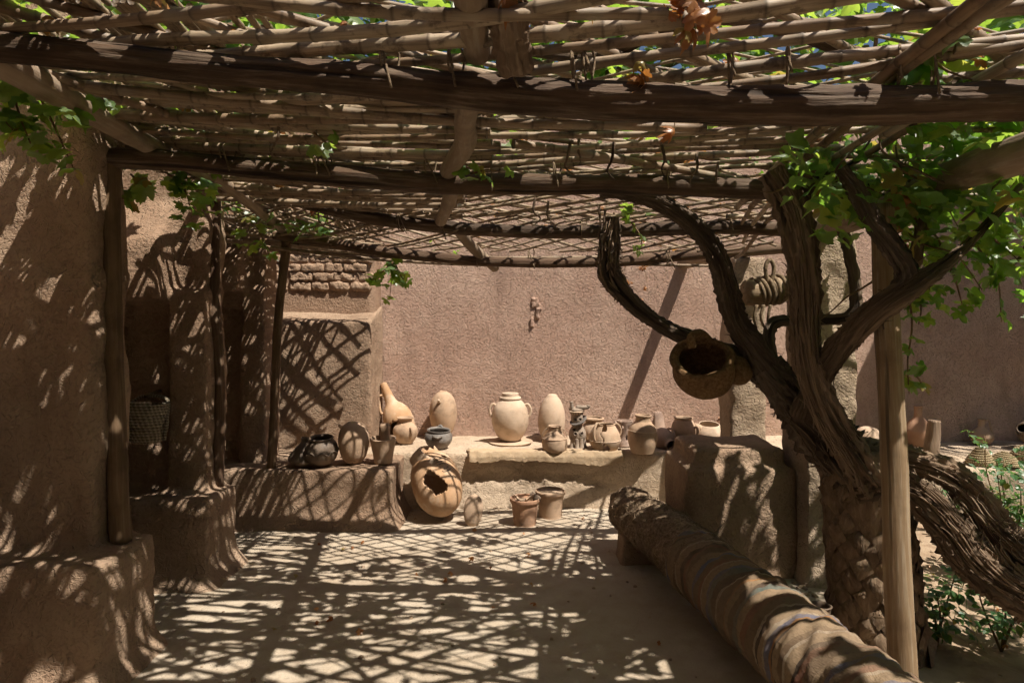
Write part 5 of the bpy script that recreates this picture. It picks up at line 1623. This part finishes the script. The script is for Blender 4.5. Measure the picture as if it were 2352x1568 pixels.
# woven bag on the pier
bx = P(331, 972, 3.72)
t = thing('woven_bag', 'pale woven palm-fibre bag hanging in the shaded bay', 'bag', bx + Vector((0, 0, -0.13)))
pr = [(0.0, -0.115), (0.06, -0.112), (0.095, -0.09), (0.112, -0.03), (0.115, 0.03), (0.112, 0.085), (0.118, 0.105)]
m = Matrix.Translation(bx + Vector((0, 0.02, 0))) @ Matrix.Diagonal((1.12, 0.62, 1.05, 1))
o = obj('body', xf(lathe(pr, 56, 40, 0.06, 5.0), m), 'weave', t)
o.modifiers.new('wall', 'SOLIDIFY').thickness = 0.008
fv = lathe([(0.125, -0.02), (0.124, 0.03), (0.122, 0.08), (0.118, 0.115), (0.09, 0.125)], 56, 16, 0.05, 6.0, lambda th, z, r: not (R(185) < th < R(300)), False)
o = obj('flap', xf(fv, m), 'weave', t)
o.modifiers.new('wall', 'SOLIDIFY').thickness = 0.007
obj('strap', tube([bx + Vector((-0.12, 0.0, 0.08)), bx + Vector((-0.07, 0.07, 0.145)), bx + Vector((0.03, 0.085, 0.15)), bx + Vector((0.11, 0.06, 0.12)), bx + Vector((0.13, 0.0, 0.0)), bx + Vector((0.12, 0.0, -0.10))], 0.010, 8, 30, 0.25), 'weave', t)
obj('peg', tube([bx + Vector((-0.02, 0.20, 0.17)), bx + Vector((-0.02, 0.05, 0.155))], 0.012, 8, 4, 0.1), 'post_dark', t)

# roped log stub by the pillars
lg = thing('roped_log', 'short horizontal log lashed with old rope beside the pillar', 'log', P(1765, 690, 3.85))
lgo = obj('log', tube([P(1712, 672, 3.80), P(1760, 672, 3.82), P(1840, 655, 3.9)], [0.075, 0.078, 0.075], 20, 14, 0.10, 0.05, 3, 0, 4.0), 'post', lg)
ax = (P(1840, 655, 3.9) - P(1712, 672, 3.80)).normalized()
for k in range(5):
    c = P(1735 + k * 13, 672 - k * 2, 3.81)
    q = Matrix.Translation(c) @ ax.to_track_quat('Z', 'Y').to_matrix().to_4x4() @ rotm(random.uniform(-9, 9), random.uniform(-9, 9), 0)
    obj('rope_turn', xf(ring(0.083, 0, 0.012, 36, 8), q), 'rope', lgo)
for k in range(3):
    x = 1738 + k * 16
    obj('rope_end', tube([P(x, 700, 3.72), P(x - 6, 730, 3.72), P(x + 8 * math.sin(k * 2), 755 + 9 * (k % 3), 3.73)], [0.011, 0.009, 0.005], 7, 12, 0.3, 0, 3, 0, k), 'rope', lg)
obj('rope_loop', tube([P(1764, 650, 3.76), P(1758, 615, 3.76), P(1768, 596, 3.76), P(1778, 615, 3.76), P(1772, 650, 3.76)], 0.013, 8, 24, 0.2), 'rope', lg)

# ------------------------------------------------------------------ garden corner
pr = [(0.0, 0.0), (0.07, 0.003), (0.105, 0.06), (0.115, 0.13), (0.108, 0.165), (0.08, 0.215), (0.045, 0.255), (0.034, 0.28), (0.032, 0.34), (0.034, 0.355), (0.039, 0.362), (0.034, 0.366)]
gb = 0.418
pot('bottle', 'tall narrow-necked clay bottle on the pale garden ledge', 'bottle', Vector((3.68, 5.72, gb)), pr, 'clay_red', (0, 0, 0), 0.008, [], 25.0)
obj('stake', tube([Vector((3.46, 5.22, 0.37)), Vector((3.47, 5.22, 0.50)), Vector((3.49, 5.23, 0.60)), Vector((3.50, 5.23, 0.735))], [0.062, 0.055, 0.052, 0.045], 14, 24, 0.15, 0.15, 3, 0, 3.0), 'bark_pale', None, True, 'short weathered wooden stake standing upright on the ledge', 'stake')
pr = [(0.0, 0.0), (0.06, 0.003), (0.095, 0.05), (0.09, 0.09), (0.055, 0.13), (0.032, 0.155), (0.028, 0.20), (0.034, 0.225)]
pot('shaded_jug', 'small jug with a tall loop handle in wall shade', 'jug', Vector((4.36, 5.86, gb)), pr, 'clay_tan', (0, 0, 0), 0.007, [ear(prof_r(pr), 0.10, 0.205, 0.045, 0, 0.011)], 26.0)
pr = [(0.0, 0.0), (0.06, 0.004), (0.10, 0.06), (0.105, 0.14), (0.08, 0.21), (0.05, 0.25), (0.045, 0.28)]
pot('tipped_jar', 'tipped clay jar lying behind the woven baskets', 'jar', Vector((4.72, 5.66, gb + 0.10)), pr, 'clay_dark', (0, -70, 25), 0.01, [], 27.0)
pot('round_jar', 'round jar in deep shade at the picture edge of the ledge', 'jar', Vector((4.92, 5.80, gb)), [(0.0, 0.0), (0.07, 0.004), (0.12, 0.08), (0.125, 0.16), (0.09, 0.24), (0.05, 0.27), (0.05, 0.29)], 'clay_red', (0, 0, 0), 0.01, [], 28.0)
pr = [(0.0, 0.0), (0.07, 0.004), (0.11, 0.07), (0.10, 0.14), (0.06, 0.185), (0.0, 0.20)]
pot('domed_jar', 'pale domed jar partly hidden by the tall peeled post', 'jar', Vector((3.17, 5.62, gb)), pr, 'clay_pale', (0, 0, 0), 0.0, [], 29.0)


def basket(name, label, loc, prof, rows=14, rot=(0, 0, 0), mat='weave_tan'):
    t = thing(name, label, 'basket', loc)
    m = Matrix.Translation(loc) @ rotm(*rot)
    o = obj('body', xf(lathe(prof, 48, 30, 0.05, loc[0]), m), mat, t)
    rf = prof_r(prof)
    zmax = max(z for r, z in prof)
    for k in range(rows):
        z = zmax * (k + 0.5) / rows
        obj('coil', xf(ring(rf(z) + 0.001, z, zmax / rows * 0.42, 30, 6), m), mat, o)
    return t


bz = 0.385
basket('low_basket', 'low round coiled basket between the peeled post and the stake', Vector((3.30, 5.30, bz)), [(0.0, 0.0), (0.12, 0.0), (0.14, 0.04), (0.145, 0.08), (0.13, 0.085)], 5)
basket('cone_basket', 'straw basket lid with a pointed peak', Vector((3.86, 5.20, bz)), [(0.0, 0.0), (0.10, 0.0), (0.095, 0.03), (0.06, 0.08), (0.025, 0.125), (0.0, 0.135)], 8, (0, -4, 0))
basket('cone_basket', 'second straw basket lid with a blunter peak', Vector((4.02, 5.16, bz)), [(0.0, 0.0), (0.105, 0.0), (0.10, 0.03), (0.06, 0.075), (0.025, 0.10), (0.0, 0.108)], 8, (0, 5, 0))
basket('tray_basket', 'large woven tray basket at the end of the garden ledge', Vector((4.38, 5.28, bz)), [(0.0, 0.0), (0.17, 0.0), (0.165, 0.05), (0.13, 0.10), (0.06, 0.13), (0.0, 0.135)], 8)
obj('flat_stone', rbox(3.54, 3.66, 5.10, 5.18, 0.37, 0.40, 0.012, 0.02, lambda p, n_: p + n_ * 0.006 * mnoise.noise(p * 25)), 'stone', None, True, 'small flat stone beside the wooden stake', 'stone')

# reed awning shading the garden end of the pink wall
aw = thing('wall_awning', 'reed awning with dry palm fringe jutting from the shaded wall', 'awning', (5.9, 5.6, 3.35))
obj('deck', rbox(4.35, 8.0, 4.75, 6.02, 3.38, 3.46, 0.02, 0.15), 'mortar', aw)
for k in range(9):
    x = 4.45 + k * 0.4
    obj('joist', tube([Vector((x, 6.02, 3.34)), Vector((x, 4.65, 3.33))], 0.035, 8, 6, 0.1), 'beam', aw)
rn = random.Random(31)
fv, ff = [], []
for k in range(70):
    x = rn.uniform(4.4, 5.6)
    y = rn.uniform(4.62, 4.78)
    l = rn.uniform(0.5, 1.1) * (1.0 if x > 4.7 else 0.5)
    w2 = rn.uniform(0.008, 0.016)
    q = Vector((x, y, 3.4))
    dx, dy = rn.uniform(-0.2, 0.1), rn.uniform(-0.25, 0.05)
    b = len(fv)
    for i in range(5):
        s = i / 4
        c = q + Vector((dx * s, dy * s, -l * s * (0.6 + 0.4 * s)))
        ww = w2 * (1 - 0.8 * s)
        fv += [c + Vector((-ww, 0, 0)), c + Vector((ww, ww * 0.6, 0))]
    for i in range(4):
        ff.append((b + 2 * i, b + 2 * i + 1, b + 2 * i + 3, b + 2 * i + 2))
obj('palm_fringe', dict(v=fv, f=ff), 'leaf_palm', aw, True, None, None, None, 'stuff')


# shrubs with small compound leaves
def compound(seed):
    rn = random.Random(seed)
    v, f = [], []
    spots = [(0, 0.055, 0), (-0.02, 0.036, 55), (0.02, 0.036, -55), (-0.018, 0.016, 65), (0.018, 0.016, -65)]
    for x, y, a in spots:
        s = rn.uniform(0.8, 1.15) * 0.026
        m_ = Matrix.Translation((x, y, rn.uniform(-0.003, 0.003))) @ Matrix.Rotation(R(a), 4, 'Z') @ Matrix.Rotation(R(rn.uniform(-25, 15)), 4, 'X')
        o_ = [(0, 0, 0), (-0.42, 0.35, 0.10), (-0.45, 0.75, 0.10), (0, 1.35, -0.15), (0.45, 0.75, 0.10), (0.42, 0.35, 0.10), (0, 0.6, -0.02)]
        b = len(v)
        v += [m_ @ Vector((p[0] * s, p[1] * s, p[2] * s)) for p in o_]
        f += [(b, b + 6, b + 1), (b + 1, b + 6, b + 2), (b + 2, b + 6, b + 3), (b + 3, b + 6, b + 4), (b + 4, b + 6, b + 5), (b + 5, b + 6, b)]
    b = len(v)
    v += [Vector((-0.0012, -0.01, 0)), Vector((0.0012, -0.01, 0)), Vector((0.0012, 0.055, 0)), Vector((-0.0012, 0.055, 0))]
    f += [(b, b + 1, b + 2, b + 3)]
    me = bpy.data.meshes.new('compound_leaf')
    me.from_pydata(v, [], f)
    me.materials.append(M['leaf_rose'])
    return me


CL = [compound(i) for i in range(4)]


def shrub(label, base, stems, count, seed, spread=0.06, sc_=1.0):
    rn = random.Random(seed)
    t = thing('rose_shrub', label, 'shrub', base)
    ps = []
    for s in stems:
        obj('stem', tube([base] + s, [0.007, 0.005, 0.003], 6, 14, 0.1), 'shoot', t)
        ps += catmull([base] + s, 20)[6:]
    for k in range(count):
        p = rn.choice(ps) + Vector((rn.gauss(0, spread), rn.gauss(0, spread), rn.gauss(0, spread * 0.8)))
        o = bpy.data.objects.new('leaf', rn.choice(CL))
        C.objects.link(o)
        o.parent = t
        o.matrix_local = Matrix.Translation(p - base) @ leaf_rot(rn, 1.2) @ Matrix.Scale(sc_ * rn.uniform(0.85, 1.35), 4)


def gp(dx, dy, d):
    p = P(dx, dy, d)
    return Vector((p.x, p.y, gz(p.x, p.y)))


shrub('leafy rose shrub behind the arching vine roots by the ledge', gp(2290, 1340, 3.9), [[P(2270, 1200, 3.9), P(2240, 1130, 3.9)], [P(2300, 1180, 3.95), P(2290, 1080, 3.95)], [P(2340, 1200, 3.9), P(2345, 1120, 3.9)], [P(2380, 1220, 3.8), P(2400, 1130, 3.8)]], 110, 51, 0.075, 1.2)
shrub('low rose shrub beside the base of the palm stump', gp(2150, 1480, 3.1), [[P(2160, 1420, 3.1), P(2150, 1360, 3.1)], [P(2170, 1400, 3.1), P(2200, 1300, 3.15)], [P(2150, 1430, 3.1), P(2140, 1390, 3.1)]], 46, 52, 0.05, 1.1)
shrub('dark rose shrub in the shade under the arching roots', gp(2300, 1500, 3.15), [[P(2260, 1400, 3.15), P(2240, 1330, 3.15)], [P(2310, 1400, 3.15), P(2300, 1390, 3.15)], [P(2330, 1420, 3.1), P(2360, 1400, 3.1)]], 52, 53, 0.07, 1.1)
shrub('thin green sprig rising before the coiled baskets', gp(2330, 1250, 4.6), [[P(2270, 1100, 4.6), P(2262, 1000, 4.6)], [P(2300, 1090, 4.6), P(2330, 1060, 4.6)]], 22, 54, 0.035, 1.1)

# a few fallen leaves on the floor
rn = random.Random(18)
fall = [Vector((rn.uniform(-1.6, 0.9), rn.uniform(2.7, 5.1), 0.02)) for k in range(26)] + [Vector((rn.uniform(1.9, 3.2), rn.uniform(2.6, 4.5), -0.02)) for k in range(30)]
leaf_mass('fallen_leaves', fall, LEAFD, 'few dry leaves fallen on the earth floor', 'leaf_dry', None, 'leaves', 19, 0.2, 0.5)

# loose clods and pebbles
rn = random.Random(8)
cl = []
for k in range(420):
    z_ = rn.random()
    if z_ < 0.35:
        x, y = rn.uniform(1.2, 1.75), rn.uniform(3.05, 3.8)
    elif z_ < 0.6:
        x, y = rn.uniform(1.9, 3.6), rn.uniform(2.6, 5.0)
    elif z_ < 0.8:
        x, y = rn.uniform(-1.2, 1.0), rn.uniform(5.05, 5.24)
    else:
        x, y = rn.uniform(-1.75, 1.2), rn.uniform(2.4, 5.0)
    s = rn.uniform(0.004, 0.016) * (1.3 if z_ < 0.35 else 0.8)
    v0 = [(-1, -1, -1), (1, -1, -1), (1, 1, -1), (-1, 1, -1), (-.7, -.7, .6), (.7, -.7, .6), (.7, .7, .6), (-.7, .7, .6)]
    rot = Matrix.Rotation(rn.uniform(0, 6), 4, 'Z')
    v0 = [Vector((x, y, gz(x, y) + s * 0.3)) + rot @ Vector((p[0] * s * rn.uniform(.7, 1.2), p[1] * s * rn.uniform(.7, 1.2), p[2] * s * 0.6 * rn.uniform(.7, 1.2))) for p in v0]
    cl.append(dict(v=v0, f=[(0, 3, 2, 1), (4, 5, 6, 7), (0, 1, 5, 4), (1, 2, 6, 5), (2, 3, 7, 6), (3, 0, 4, 7)]))
obj('pebbles', join(*cl), 'dirt', None, True, 'small clods and pebbles scattered over the earth floor', 'pebbles', None, 'stuff')
